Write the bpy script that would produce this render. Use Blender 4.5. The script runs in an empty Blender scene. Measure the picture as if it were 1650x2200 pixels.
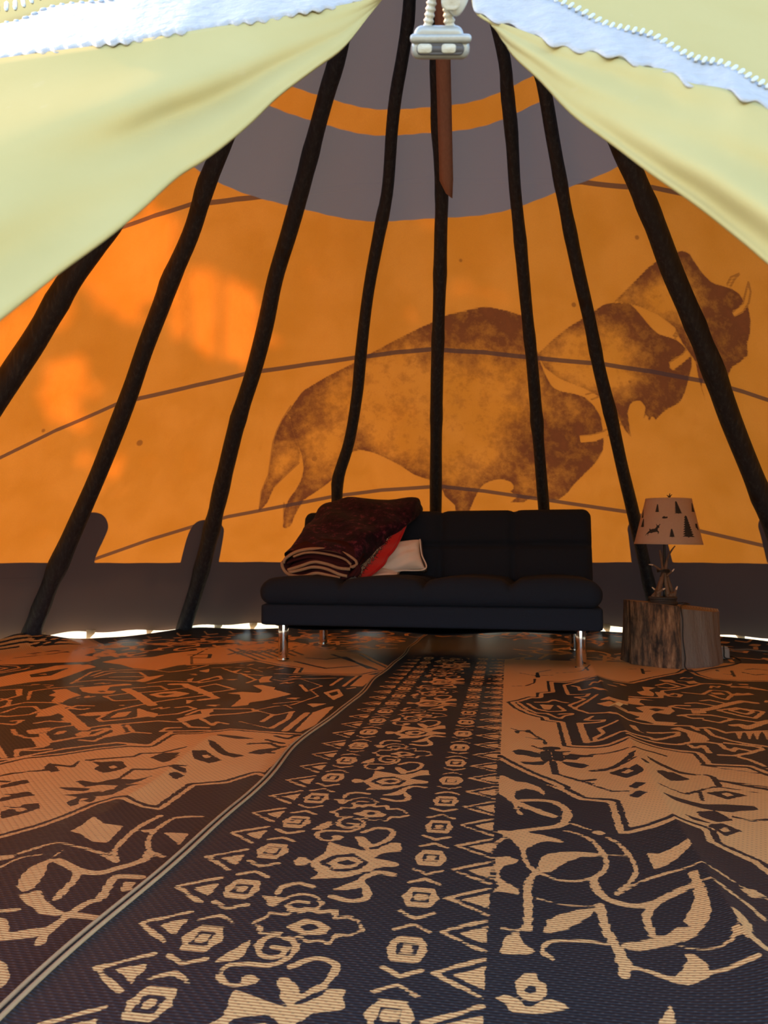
import bpy, bmesh, math, random
import numpy as np
from mathutils import Vector, Matrix

# ------------------------------------------------------------------ camera, sky, sun, exposure
sc = bpy.context.scene
COL = sc.collection
F, CX, CY = 1589.0, 825.0, 1100.0
CAMH = 0.537
PITCH = math.atan(100.0 / F)
cam_d = bpy.data.cameras.new('camera')
cam = bpy.data.objects.new('camera', cam_d)
COL.objects.link(cam)
cam.location = (0, 0, CAMH)
cam.rotation_euler = (math.pi / 2 + PITCH, 0, 0)
cam_d.sensor_fit = 'VERTICAL'
cam_d.sensor_height = 36.0
cam_d.sensor_width = 27.0
cam_d.lens = 36.0 * F / 2200.0
cam_d.clip_start = 0.02
cam_d.dof.use_dof = True
cam_d.dof.focus_distance = 1.75
cam_d.dof.aperture_fstop = 8.5
sc.camera = cam

SUN_AZ, SUN_EL = math.radians(-50), math.radians(39)   # azimuth from +Y, negative = left
SUN = Vector((math.sin(SUN_AZ) * math.cos(SUN_EL), math.cos(SUN_AZ) * math.cos(SUN_EL), math.sin(SUN_EL)))
world = bpy.data.worlds.new('sky')
sc.world = world
world.use_nodes = True
wn = world.node_tree.nodes
wl = world.node_tree.links
wn.clear()
w_out = wn.new('ShaderNodeOutputWorld')
w_bg = wn.new('ShaderNodeBackground')
w_sky = wn.new('ShaderNodeTexSky')
w_sky.sky_type = 'NISHITA'
w_sky.sun_disc = False
w_sky.sun_elevation = SUN_EL
w_sky.sun_rotation = SUN_AZ
w_sky.dust_density = 1.2
w_sky.air_density = 1.0
w_bg.inputs['Strength'].default_value = 1.35
wl.new(w_sky.outputs[0], w_bg.inputs[0])
wl.new(w_bg.outputs[0], w_out.inputs[0])
sun_d = bpy.data.lights.new('sun', 'SUN')
sun_d.energy = 13.0
sun_d.angle = math.radians(0.9)
sun_d.color = (1.0, 0.56, 0.25)
sun = bpy.data.objects.new('sun', sun_d)
COL.objects.link(sun)
sun.location = SUN * 20
sun.rotation_euler = SUN.to_track_quat('Z', 'Y').to_euler()
sc.view_settings.view_transform = 'Standard'
sc.view_settings.look = 'None'
sc.view_settings.exposure = 0.0
sc.view_settings.gamma = 1.0
sc.view_settings.use_curve_mapping = False

# ------------------------------------------------------------------ measuring helpers
CPX, SPX = math.cos(PITCH), math.sin(PITCH)
def ray(u, v):
    a, b = (u - CX) / F, (CY - v) / F
    return np.array([a, CPX - b * SPX, SPX + b * CPX])
CAM = np.array([0.0, 0.0, CAMH])
def on_floor(u, v, z=0.0):
    d = ray(u, v)
    k = (z - CAMH) / d[2]
    return CAM + d * k
def on_plane(u, v, p, n):
    d = ray(u, v); n = np.array(n, float); p = np.array(p, float)
    return CAM + d * (np.dot(p - CAM, n) / np.dot(d, n))
# the tipi cone
C0 = np.array([0.10, 2.97]); R0 = 2.92; H0 = 4.38
SL = math.hypot(R0, H0)
SINA = R0 / SL
def on_cone(u, v, inset=0.0, near=False):
    d = ray(u, v)
    k = R0 / H0
    Hh = H0 - inset * SL / R0           # a cone moved inwards by inset
    px, py, pz = CAM[0] - C0[0], CAM[1] - C0[1], CAM[2] - Hh
    A = d[0]**2 + d[1]**2 - (k * d[2])**2
    B = 2 * (px * d[0] + py * d[1] - k * k * pz * d[2])
    Cc = px**2 + py**2 - (k * pz)**2
    D = max(B * B - 4 * A * Cc, 0.0)
    r1, r2 = (-B - math.sqrt(D)) / (2 * A), (-B + math.sqrt(D)) / (2 * A)
    t = sorted((r1, r2))
    return CAM + d * (t[0] if near else t[1])
def cone_pl(p):                           # point -> (phi, l): azimuth from +Y to the right, slant from the apex
    dx, dy = p[0] - C0[0], p[1] - C0[1]
    return math.atan2(dx, dy), (H0 - p[2]) * SL / H0
def cone_pt(phi, l, inset=0.0):
    r = l * SINA
    z = H0 - l * H0 / SL
    nx, nz = H0 / SL, R0 / SL             # outward normal
    r -= inset * nx; z -= inset * nz
    return np.array([C0[0] + r * math.sin(phi), C0[1] + r * math.cos(phi), z])
def unroll(phi, l):
    a = phi * SINA
    return np.stack([l * np.sin(a), -l * np.cos(a)], -1)
def px_unroll(pts):
    out = []
    for u, v in pts:
        phi, l = cone_pl(on_cone(u, v))
        out.append(unroll(np.array(phi), np.array(l)))
    return np.array(out)

def resample(pts, n):
    pts = np.array(pts, float)
    d = np.r_[0, np.cumsum(np.linalg.norm(np.diff(pts, axis=0), axis=1))]
    x = np.linspace(0, d[-1], n)
    return np.stack([np.interp(x, d, pts[:, k]) for k in range(pts.shape[1])], -1)
def smooth_curve(pts, n):
    """Catmull-Rom through pts, n samples"""
    P = np.array(pts, float)
    P = np.vstack([2 * P[0] - P[1], P, 2 * P[-1] - P[-2]])
    m = len(P) - 3
    out = []
    for i in range(m):
        k = max(2, int(math.ceil(n / m)))
        for j in range(k):
            t = j / k
            p0, p1, p2, p3 = P[i:i + 4]
            out.append(0.5 * (2 * p1 + (p2 - p0) * t + (2 * p0 - 5 * p1 + 4 * p2 - p3) * t * t + (3 * p1 - p0 - 3 * p2 + p3) * t**3))
    out.append(P[-2])
    return resample(out, n)

# signed distances
def sd_polyline(Q, pts):
    pts = np.asarray(pts, float)
    best = np.full(len(Q), 1e9)
    for a, b in zip(pts[:-1], pts[1:]):
        ab = b - a
        L = ab @ ab
        h = np.clip(((Q - a) @ ab) / (L if L > 0 else 1), 0, 1)
        dd = Q - a - h[:, None] * ab
        best = np.minimum(best, dd[:, 0]**2 + dd[:, 1]**2)
    return np.sqrt(best)
def sd_poly(Q, pts):
    pts = np.asarray(pts, float)
    d = sd_polyline(Q, np.vstack([pts, pts[:1]]))
    ins = np.zeros(len(Q), bool)
    x, y = Q[:, 0], Q[:, 1]
    for (x1, y1), (x2, y2) in zip(pts, np.roll(pts, -1, 0)):
        c = (y1 > y) != (y2 > y)
        if y1 != y2:
            ins ^= c & (x < (x2 - x1) * (y - y1) / (y2 - y1) + x1)
    return np.where(ins, -d, d)

# ------------------------------------------------------------------ mesh helpers
def tag(o, label=None, cat=None, group=None, kind=None):
    if label: o['label'] = label
    if cat: o['category'] = cat
    if group: o['group'] = group
    if kind: o['kind'] = kind
    return o
def link(name, me, mat=None, parent=None):
    o = bpy.data.objects.new(name, me)
    COL.objects.link(o)
    if parent: o.parent = parent
    if mat and me is not None and not me.materials: me.materials.append(mat)
    return o
def empty(name, loc=(0, 0, 0), rz=0.0):
    o = bpy.data.objects.new(name, None)
    COL.objects.link(o)
    o.location = loc
    o.rotation_euler = (0, 0, rz)
    o.empty_display_size = 0.05
    return o
def mesh_from(name, V, Fc, smooth=True):
    me = bpy.data.meshes.new(name)
    me.from_pydata([tuple(map(float, v)) for v in V], [], [tuple(map(int, f)) for f in Fc])
    if smooth:
        me.polygons.foreach_set('use_smooth', [True] * len(me.polygons))
    me.update()
    return me
def grid_mesh(name, P, uv=None, attrs=None, close=False):
    """P: (n, m, 3) array of points -> quad mesh, fast"""
    n, m = P.shape[:2]
    idx = np.arange(n * m).reshape(n, m)
    if close:
        idx = np.concatenate([idx, idx[:1]], 0)
    a, b, c, d = idx[:-1, :-1], idx[1:, :-1], idx[1:, 1:], idx[:-1, 1:]
    q = np.stack([a, b, c, d], -1).reshape(-1, 4)
    me = bpy.data.meshes.new(name)
    me.vertices.add(n * m)
    me.vertices.foreach_set('co', P.reshape(-1).astype(np.float32))
    me.loops.add(q.size)
    me.loops.foreach_set('vertex_index', q.reshape(-1).astype(np.int32))
    me.polygons.add(len(q))
    me.polygons.foreach_set('loop_start', (np.arange(len(q)) * 4).astype(np.int32))
    me.polygons.foreach_set('use_smooth', np.ones(len(q), bool))
    me.update(calc_edges=True)
    if uv is not None:
        l = me.uv_layers.new(name='UVMap')
        l.data.foreach_set('uv', uv.reshape(-1, 2)[q.reshape(-1)].reshape(-1).astype(np.float32))
    for k, a in (attrs or {}).items():
        at = me.attributes.new(k, 'FLOAT', 'POINT')
        at.data.foreach_set('value', np.asarray(a).reshape(-1).astype(np.float32))
    me.validate()
    return me
def tube_data(path, rad, seg=12, flat=1.0, up=None, cap=True):
    """tube along path with radii; flat scales the second axis"""
    P = np.array(path, float)
    n = len(P)
    rad = np.broadcast_to(np.array(rad, float), (n,)) if np.ndim(rad) <= 1 else rad
    T = np.gradient(P, axis=0)
    T /= np.linalg.norm(T, axis=1)[:, None] + 1e-12
    up = np.array(up if up is not None else ((0, 0, 1) if abs(T[0][2]) < 0.9 else (0, 1, 0)), float)
    V, Fc = [], []
    for i in range(n):
        a = np.cross(T[i], up); a /= np.linalg.norm(a) + 1e-12
        b = np.cross(a, T[i])
        up = b
        for k in range(seg):
            w = 2 * math.pi * k / seg
            V.append(P[i] + rad[i] * (math.cos(w) * a + flat * math.sin(w) * b))
    for i in range(n - 1):
        for k in range(seg):
            k2 = (k + 1) % seg
            Fc.append((i * seg + k, i * seg + k2, (i + 1) * seg + k2, (i + 1) * seg + k))
    if cap:
        Fc.append(tuple(reversed(range(seg))))
        Fc.append(tuple(range((n - 1) * seg, n * seg)))
    return V, Fc
def tube(name, path, rad, mat, parent=None, seg=12, flat=1.0, up=None):
    V, Fc = tube_data(path, rad, seg, flat, up)
    return link(name, mesh_from(name, V, Fc), mat, parent)
def lathe(name, prof, mat, parent=None, seg=40, loc=(0, 0, 0)):
    V, Fc = [], []
    for r, z in prof:
        for k in range(seg):
            w = 2 * math.pi * k / seg
            V.append((r * math.cos(w), r * math.sin(w), z))
    for i in range(len(prof) - 1):
        for k in range(seg):
            k2 = (k + 1) % seg
            Fc.append((i * seg + k, i * seg + k2, (i + 1) * seg + k2, (i + 1) * seg + k))
    Fc.append(tuple(reversed(range(seg))))
    Fc.append(tuple(range((len(prof) - 1) * seg, len(prof) * seg)))
    o = link(name, mesh_from(name, V, Fc), mat, parent)
    o.location = loc
    return o
def rounded_box(name, size, r, n, disp=None):
    """box of size (sx,sy,sz), corner radius r, n=(nx,ny,nz) cuts; disp(p, nrm) -> new p (numpy arrays)"""
    sx, sy, sz = [k / 2 for k in size]
    bm = bmesh.new()
    V = {}
    def vert(i, j, k):
        key = (i, j, k)
        if key not in V:
            V[key] = bm.verts.new((0, 0, 0))
        return V[key]
    nx, ny, nz = n
    for i in range(nx):
        for j in range(ny):
            bm.faces.new((vert(i, j, 0), vert(i, j + 1, 0), vert(i + 1, j + 1, 0), vert(i + 1, j, 0)))
            bm.faces.new((vert(i, j, nz), vert(i + 1, j, nz), vert(i + 1, j + 1, nz), vert(i, j + 1, nz)))
    for i in range(nx):
        for k in range(nz):
            bm.faces.new((vert(i, 0, k), vert(i + 1, 0, k), vert(i + 1, 0, k + 1), vert(i, 0, k + 1)))
            bm.faces.new((vert(i, ny, k), vert(i, ny, k + 1), vert(i + 1, ny, k + 1), vert(i + 1, ny, k)))
    for j in range(ny):
        for k in range(nz):
            bm.faces.new((vert(0, j, k), vert(0, j, k + 1), vert(0, j + 1, k + 1), vert(0, j + 1, k)))
            bm.faces.new((vert(nx, j, k), vert(nx, j + 1, k), vert(nx, j + 1, k + 1), vert(nx, j, k + 1)))
    keys = list(V)
    # spacing: denser toward the ends so the rounding is smooth
    def ax(i, m, h):
        t = 2 * i / m - 1
        return h * math.copysign(1 - (1 - abs(t))**1.25, t) if m > 3 else h * t
    P = np.array([(ax(i, nx, sx), ax(j, ny, sy), ax(k, nz, sz)) for i, j, k in keys])
    core = np.array([max(sx - r, 1e-4), max(sy - r, 1e-4), max(sz - r, 1e-4)])
    q = np.clip(P, -core, core)
    d = P - q
    # push the cube corner shell onto a sphere of radius r
    m = np.max(np.abs(d), axis=1)
    L = np.linalg.norm(d, axis=1)
    nrm = np.where(L[:, None] > 1e-9, d / np.maximum(L, 1e-9)[:, None], 0)
    P2 = q + nrm * m[:, None] * 1.0
    if disp is not None:
        P2 = disp(P2, nrm)
    for kk, p in zip(keys, P2):
        V[kk].co = p
    bm.normal_update()
    me = bpy.data.meshes.new(name)
    bm.to_mesh(me); bm.free()
    me.polygons.foreach_set('use_smooth', [True] * len(me.polygons))
    return me
def prism(name, poly, z0, z1, mat, parent=None):
    n = len(poly)
    V = [(x, y, z0) for x, y in poly] + [(x, y, z1) for x, y in poly]
    Fc = [tuple(reversed(range(n))), tuple(range(n, 2 * n))] + [(i, (i + 1) % n, n + (i + 1) % n, n + i) for i in range(n)]
    return link(name, mesh_from(name, V, Fc, False), mat, parent)

# ------------------------------------------------------------------ materials
class NT:
    def __init__(self, name):
        self.m = bpy.data.materials.new(name)
        self.m.use_nodes = True
        self.n = self.m.node_tree.nodes
        self.l = self.m.node_tree.links
        self.n.clear()
        self.out = self.n.new('ShaderNodeOutputMaterial')
    def new(self, t, **kw):
        x = self.n.new(t)
        for k, v in kw.items(): setattr(x, k, v)
        return x
    def put(self, sock, v):
        if isinstance(v, bpy.types.NodeSocket): self.l.new(v, sock)
        elif v is not None:
            if isinstance(v, (tuple, list)) and len(v) == 3 and sock.type == 'RGBA': v = (*v, 1)
            sock.default_value = v
    def math(self, op, a, b=None, c=None, clamp=False):
        x = self.new('ShaderNodeMath', operation=op, use_clamp=clamp)
        for s, v in zip(x.inputs, (a, b, c)): self.put(s, v)
        return x.outputs[0]
    def mix(self, f, a, b, blend='MIX'):
        x = self.new('ShaderNodeMix', data_type='RGBA', blend_type=blend)
        self.put(x.inputs['Factor'], f)
        self.put(x.inputs[6], a); self.put(x.inputs[7], b)
        return x.outputs[2]
    def attr(self, name):
        return self.new('ShaderNodeAttribute', attribute_name=name).outputs['Fac']
    def coord(self, which='Object'):
        return self.new('ShaderNodeTexCoord').outputs[which]
    def mapping(self, v, scale=(1, 1, 1), rot=(0, 0, 0), loc=(0, 0, 0)):
        x = self.new('ShaderNodeMapping')
        self.put(x.inputs['Vector'], v)
        x.inputs['Scale'].default_value = scale
        x.inputs['Rotation'].default_value = rot
        x.inputs['Location'].default_value = loc
        return x.outputs[0]
    def noise(self, v, scale, detail=3.0, rough=0.55, col=False):
        x = self.new('ShaderNodeTexNoise')
        self.put(x.inputs['Vector'], v)
        x.inputs['Scale'].default_value = scale
        x.inputs['Detail'].default_value = detail
        x.inputs['Roughness'].default_value = rough
        return x.outputs['Color' if col else 'Fac']
    def ramp(self, f, stops):
        x = self.new('ShaderNodeValToRGB')
        self.put(x.inputs[0], f)
        e = x.color_ramp.elements
        while len(e) > 1: e.remove(e[-1])
        e[0].position = stops[0][0]; e[0].color = (*stops[0][1], 1)
        for p, c in stops[1:]:
            k = e.new(p); k.color = (*c, 1)
        return x.outputs[0]
    def smooth(self, x, lo, hi, a=0.0, b=1.0):
        r = self.new('ShaderNodeMapRange', interpolation_type='SMOOTHSTEP')
        self.put(r.inputs[0], x)
        for s, v in zip(r.inputs[1:5], (lo, hi, a, b)): s.default_value = v
        return r.outputs[0]
    def bump(self, h, strength=0.3, dist=0.01):
        x = self.new('ShaderNodeBump')
        x.inputs['Strength'].default_value = strength
        x.inputs['Distance'].default_value = dist
        self.put(x.inputs['Height'], h)
        return x.outputs[0]
    def principled(self, base, rough=0.6, metal=0.0, normal=None, spec=0.5, sheen=0.0):
        x = self.new('ShaderNodeBsdfPrincipled')
        self.put(x.inputs['Base Color'], base)
        self.put(x.inputs['Roughness'], rough)
        self.put(x.inputs['Metallic'], metal)
        x.inputs['Specular IOR Level'].default_value = spec
        x.inputs['Sheen Weight'].default_value = sheen
        if normal is not None: self.put(x.inputs['Normal'], normal)
        self.l.new(x.outputs[0], self.out.inputs[0])
        return x
    def canvas(self, diffuse, trans, fac, normal=None):
        d = self.new('ShaderNodeBsdfDiffuse'); t = self.new('ShaderNodeBsdfTranslucent')
        self.put(d.inputs[0], diffuse); self.put(t.inputs[0], trans)
        if normal is not None:
            self.put(d.inputs['Normal'], normal); self.put(t.inputs['Normal'], normal)
        x = self.new('ShaderNodeMixShader')
        self.put(x.inputs[0], fac)
        self.l.new(d.outputs[0], x.inputs[1]); self.l.new(t.outputs[0], x.inputs[2])
        self.l.new(x.outputs[0], self.out.inputs[0])

def simple(name, col, rough=0.6, metal=0.0, var=0.15, scale=30.0, bump=0.0, spec=0.5, stretch=(1, 1, 1), sheen=0.0):
    t = NT(name)
    c = t.mapping(t.coord('Object'), stretch)
    n = t.noise(c, scale, 4)
    base = t.mix(n, tuple(k * (1 - var) for k in col), tuple(min(1, k * (1 + var)) for k in col))
    t.principled(base, rough, metal, t.bump(n, bump, 0.005) if bump else None, spec, sheen)
    return t.m

def mat_mural():
    t = NT('painted_canvas')
    co = t.coord('Object')
    band = t.smooth(t.attr('band'), -0.003, 0.003)          # 1 in the brown painted bands
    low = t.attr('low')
    seam = t.smooth(t.attr('seam'), 0.0165, 0.0125)
    fine = t.noise(co, 260, 2, 0.7)
    thread = t.noise(t.mapping(co, (1, 1, 0.12)), 320, 2, 0.6)
    blot = t.noise(co, 3.0, 4, 0.6)
    grain = t.noise(co, 11, 9, 0.74)
    streak = t.noise(t.mapping(co, (6, 6, 0.7)), 3.0, 3, 0.6)
    # bison paint
    b_in = t.smooth(t.attr('bison'), -0.004, 0.004)
    dens = t.attr('dens')
    g2 = t.smooth(grain, 0.30, 0.70)
    dd = t.math('ADD', dens, t.math('MULTIPLY', t.math('SUBTRACT', g2, 0.5), 0.75))
    dd = t.math('MULTIPLY', t.math('MAXIMUM', t.math('MINIMUM', dd, 1.0), 0.0), b_in)
    line = t.math('MULTIPLY', t.smooth(t.attr('line'), 0.008, 0.003), 0.55)
    dd = t.math('MAXIMUM', dd, line)
    fl = t.smooth(t.attr('fleck'), 0.012, 0.004)
    dd = t.math('MAXIMUM', dd, t.math('MULTIPLY', fl, 0.6))
    orange = t.mix(t.smooth(blot, 0.3, 0.7), (0.2412, 0.0634, 0.0043), (0.2772, 0.0763, 0.0072))
    orange = t.mix(t.smooth(thread, 0.25, 0.75), t.mix(1.0, orange, (0.78, 0.76, 0.74), 'MULTIPLY'), orange)
    orange = t.mix(t.math('MULTIPLY', t.smooth(streak, 0.5, 0.8), 0.25), orange, (0.1944, 0.0446, 0.0036))
    paint = t.mix(t.smooth(grain, 0.35, 0.7), (0.040, 0.0095, 0.0030), (0.074, 0.0165, 0.0038))
    tr = t.mix(dd, orange, paint)
    tr = t.mix(t.math('MULTIPLY', seam, 0.82), tr, (0.0245, 0.0101, 0.0065))
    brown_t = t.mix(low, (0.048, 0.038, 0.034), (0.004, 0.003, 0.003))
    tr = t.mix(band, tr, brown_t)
    df = t.mix(dd, (0.40, 0.22, 0.10), (0.16, 0.07, 0.035))
    df = t.mix(t.math('MULTIPLY', seam, 0.8), df, (0.10, 0.06, 0.045))
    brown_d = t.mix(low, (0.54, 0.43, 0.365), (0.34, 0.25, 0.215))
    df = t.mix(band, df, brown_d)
    h = t.math('ADD', t.math('MULTIPLY', thread, 0.5), t.math('MULTIPLY', seam, 1.5))
    t.canvas(df, tr, 0.62, t.bump(h, 0.25, 0.004))
    return t.m
def mat_cream():
    t = NT('cream_canvas')
    co = t.coord('Object')
    blot = t.noise(co, 6, 4, 0.6)
    thread = t.noise(t.mapping(co, (1, 1, 0.2)), 600, 2)
    c = t.mix(blot, (0.305, 0.248, 0.098), (0.345, 0.290, 0.132))
    st = t.smooth(t.noise(co, 34, 2), 0.70, 0.76)
    c = t.mix(t.math('MULTIPLY', st, 0.12), c, (0.4, 0.33, 0.2))
    t.canvas(c, (0.42, 0.33, 0.15), 0.13, t.bump(thread, 0.15, 0.001))
    return t.m
def mat_rug(name, ta, tb):
    t = NT(name)
    uv = t.new('ShaderNodeUVMap').outputs[0]
    sep = t.new('ShaderNodeSeparateXYZ'); t.put(sep.inputs[0], uv)
    s, tt = sep.outputs[0], sep.outputs[1]
    TP = 2 * math.pi
    row = t.math('FLOOR', t.math('DIVIDE', tt, 0.0058))
    # ragged woven edge: each weft row steps the outline sideways a little
    wn_ = t.new('ShaderNodeTexWhiteNoise', noise_dimensions='1D'); t.put(wn_.inputs['W'], row)
    jag = t.math('MULTIPLY', t.math('SUBTRACT', wn_.outputs[0], 0.5), 0.0034)
    f = t.math('ADD', t.attr('tan'), jag)
    mask = t.smooth(f, -0.0007, 0.0007)
    ribs = t.math('SINE', t.math('MULTIPLY', tt, TP / 0.0058))
    dash = t.math('SINE', t.math('ADD', t.math('MULTIPLY', s, TP / 0.0155), t.math('MULTIPLY', row, 2.4)))
    warp = t.math('MULTIPLY', t.smooth(dash, 0.55, 0.95), t.smooth(ribs, -0.2, 0.5))
    big = t.noise(uv, 2.2, 3)
    fine = t.noise(t.mapping(uv, (60, 900, 1)), 1.0, 2)
    tan = t.mix(big, ta, tb)
    tan = t.mix(t.math('MULTIPLY', fine, 0.35), tan, (0.36, 0.17, 0.07))
    tan = t.mix(t.math('MULTIPLY', warp, 0.42), tan, (0.10, 0.05, 0.03))
    dark = t.mix(fine, (0.009, 0.0135, 0.0165), (0.018, 0.026, 0.031))
    dark = t.mix(t.math('MULTIPLY', warp, 0.5), dark, (0.10, 0.085, 0.075))
    col = t.mix(mask, dark, tan)
    dusty = t.smooth(t.noise(uv, 70, 3, 0.7), 0.72, 0.8)
    col = t.mix(t.math('MULTIPLY', dusty, 0.15), col, (0.4, 0.33, 0.25))
    h = t.math('ADD', t.math('MULTIPLY', ribs, 0.5), t.math('MULTIPLY', dash, 0.45))
    t.principled(col, t.mix(mask, (0.40,) * 3, (0.55,) * 3), 0.0, t.bump(h, 0.42, 0.002), 0.45)
    return t.m
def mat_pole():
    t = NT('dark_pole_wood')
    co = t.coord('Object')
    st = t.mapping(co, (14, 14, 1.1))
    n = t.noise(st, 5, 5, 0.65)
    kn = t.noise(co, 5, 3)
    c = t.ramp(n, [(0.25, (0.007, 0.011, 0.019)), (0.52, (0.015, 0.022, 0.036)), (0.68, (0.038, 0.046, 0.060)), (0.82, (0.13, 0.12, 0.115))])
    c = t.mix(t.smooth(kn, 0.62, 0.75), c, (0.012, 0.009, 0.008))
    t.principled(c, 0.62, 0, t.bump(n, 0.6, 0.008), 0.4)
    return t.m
def mat_stump():
    t = NT('stump_bark')
    co = t.coord('Object')
    n = t.noise(t.mapping(co, (6, 6, 1.2)), 6, 6, 0.7)
    b = t.noise(co, 5.5, 4, 0.6)
    fib = t.noise(t.mapping(co, (40, 40, 3)), 4, 4, 0.6)
    bark = t.ramp(n, [(0.3, (0.020, 0.016, 0.015)), (0.45, (0.085, 0.052, 0.036)), (0.58, (0.26, 0.14, 0.075)), (0.72, (0.46, 0.28, 0.16))])
    bark = t.mix(t.smooth(b, 0.52, 0.66), bark, (0.022, 0.018, 0.018))
    bare = t.mix(fib, (0.13, 0.105, 0.09), (0.27, 0.21, 0.17))
    c = t.mix(t.smooth(t.attr('bare'), 0.4, 0.6), bark, bare)
    hh = t.math('ADD', n, t.math('MULTIPLY', fib, 0.4))
    t.principled(c, 0.85, 0, t.bump(hh, 0.8, 0.012), 0.25)
    return t.m
def mat_stump_top():
    t = NT('stump_cut_wood')
    co = t.coord('Object')
    w = t.new('ShaderNodeTexWave', wave_type='RINGS', rings_direction='Z')
    t.put(w.inputs[0], co)
    w.inputs['Scale'].default_value = 22; w.inputs['Distortion'].default_value = 3; w.inputs['Detail'].default_value = 3
    c = t.mix(w.outputs['Fac'], (0.20, 0.15, 0.115), (0.36, 0.27, 0.20))
    t.principled(c, 0.8, 0, t.bump(w.outputs['Fac'], 0.3, 0.003), 0.2)
    return t.m
def mat_plush():
    t = NT('maroon_plush')
    co = t.coord('Object')
    n = t.noise(t.mapping(co, (1, 1, 1)), 26, 5, 0.72)
    m = t.noise(co, 5, 2)
    c = t.ramp(n, [(0.35, (0.009, 0.003, 0.009)), (0.55, (0.030, 0.006, 0.018)), (0.68, (0.17, 0.032, 0.06))])
    c = t.mix(t.smooth(m, 0.5, 0.75), c, (0.010, 0.005, 0.010))
    t.principled(c, 0.9, 0, t.bump(n, 0.6, 0.006), 0.1, sheen=0.05)
    return t.m
def mat_lining():
    t = NT('red_printed_plush')
    uv = t.new('ShaderNodeUVMap').outputs[0]
    sep = t.new('ShaderNodeSeparateXYZ'); t.put(sep.inputs[0], uv)
    n = t.noise(t.mapping(uv, (4, 9, 1)), 2.2, 2)
    edge = t.math('ADD', sep.outputs[0], t.math('MULTIPLY', t.math('SUBTRACT', n, 0.5), 1.1))
    red = t.mix(t.noise(uv, 40, 3), (0.46, 0.010, 0.012), (0.66, 0.030, 0.022))
    c = t.mix(t.smooth(edge, 0.40, 0.36), red, (0.012, 0.010, 0.014))
    c = t.mix(t.smooth(edge, 0.24, 0.20), c, (0.50, 0.38, 0.28))
    c = t.mix(t.smooth(edge, 0.10, 0.06), c, (0.02, 0.012, 0.015))
    t.principled(c, 0.8, 0, t.bump(t.noise(uv, 60, 2), 0.3, 0.003), 0.2, sheen=0.3)
    return t.m
def mat_ground():
    t = NT('dry_grass_ground')
    co = t.coord('Object')
    n = t.noise(co, 9, 6, 0.7)
    b = t.noise(co, 1.2, 3)
    c = t.ramp(n, [(0.3, (0.30, 0.26, 0.12)), (0.55, (0.52, 0.47, 0.25)), (0.75, (0.68, 0.62, 0.42))])
    c = t.mix(t.smooth(b, 0.45, 0.7), c, (0.60, 0.55, 0.40))
    t.principled(c, 0.95, 0, t.bump(n, 0.8, 0.03), 0.1)
    return t.m
def mat_shade():
    t = NT('lampshade_linen')
    co = t.coord('Object')
    n = t.noise(t.mapping(co, (1, 1, 1)), 90, 5, 0.7)
    c = t.mix(n, (0.60, 0.44, 0.34), (0.82, 0.64, 0.52))
    t.canvas(c, (0.80, 0.60, 0.48), 0.45, t.bump(n, 0.3, 0.002))
    return t.m

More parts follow.
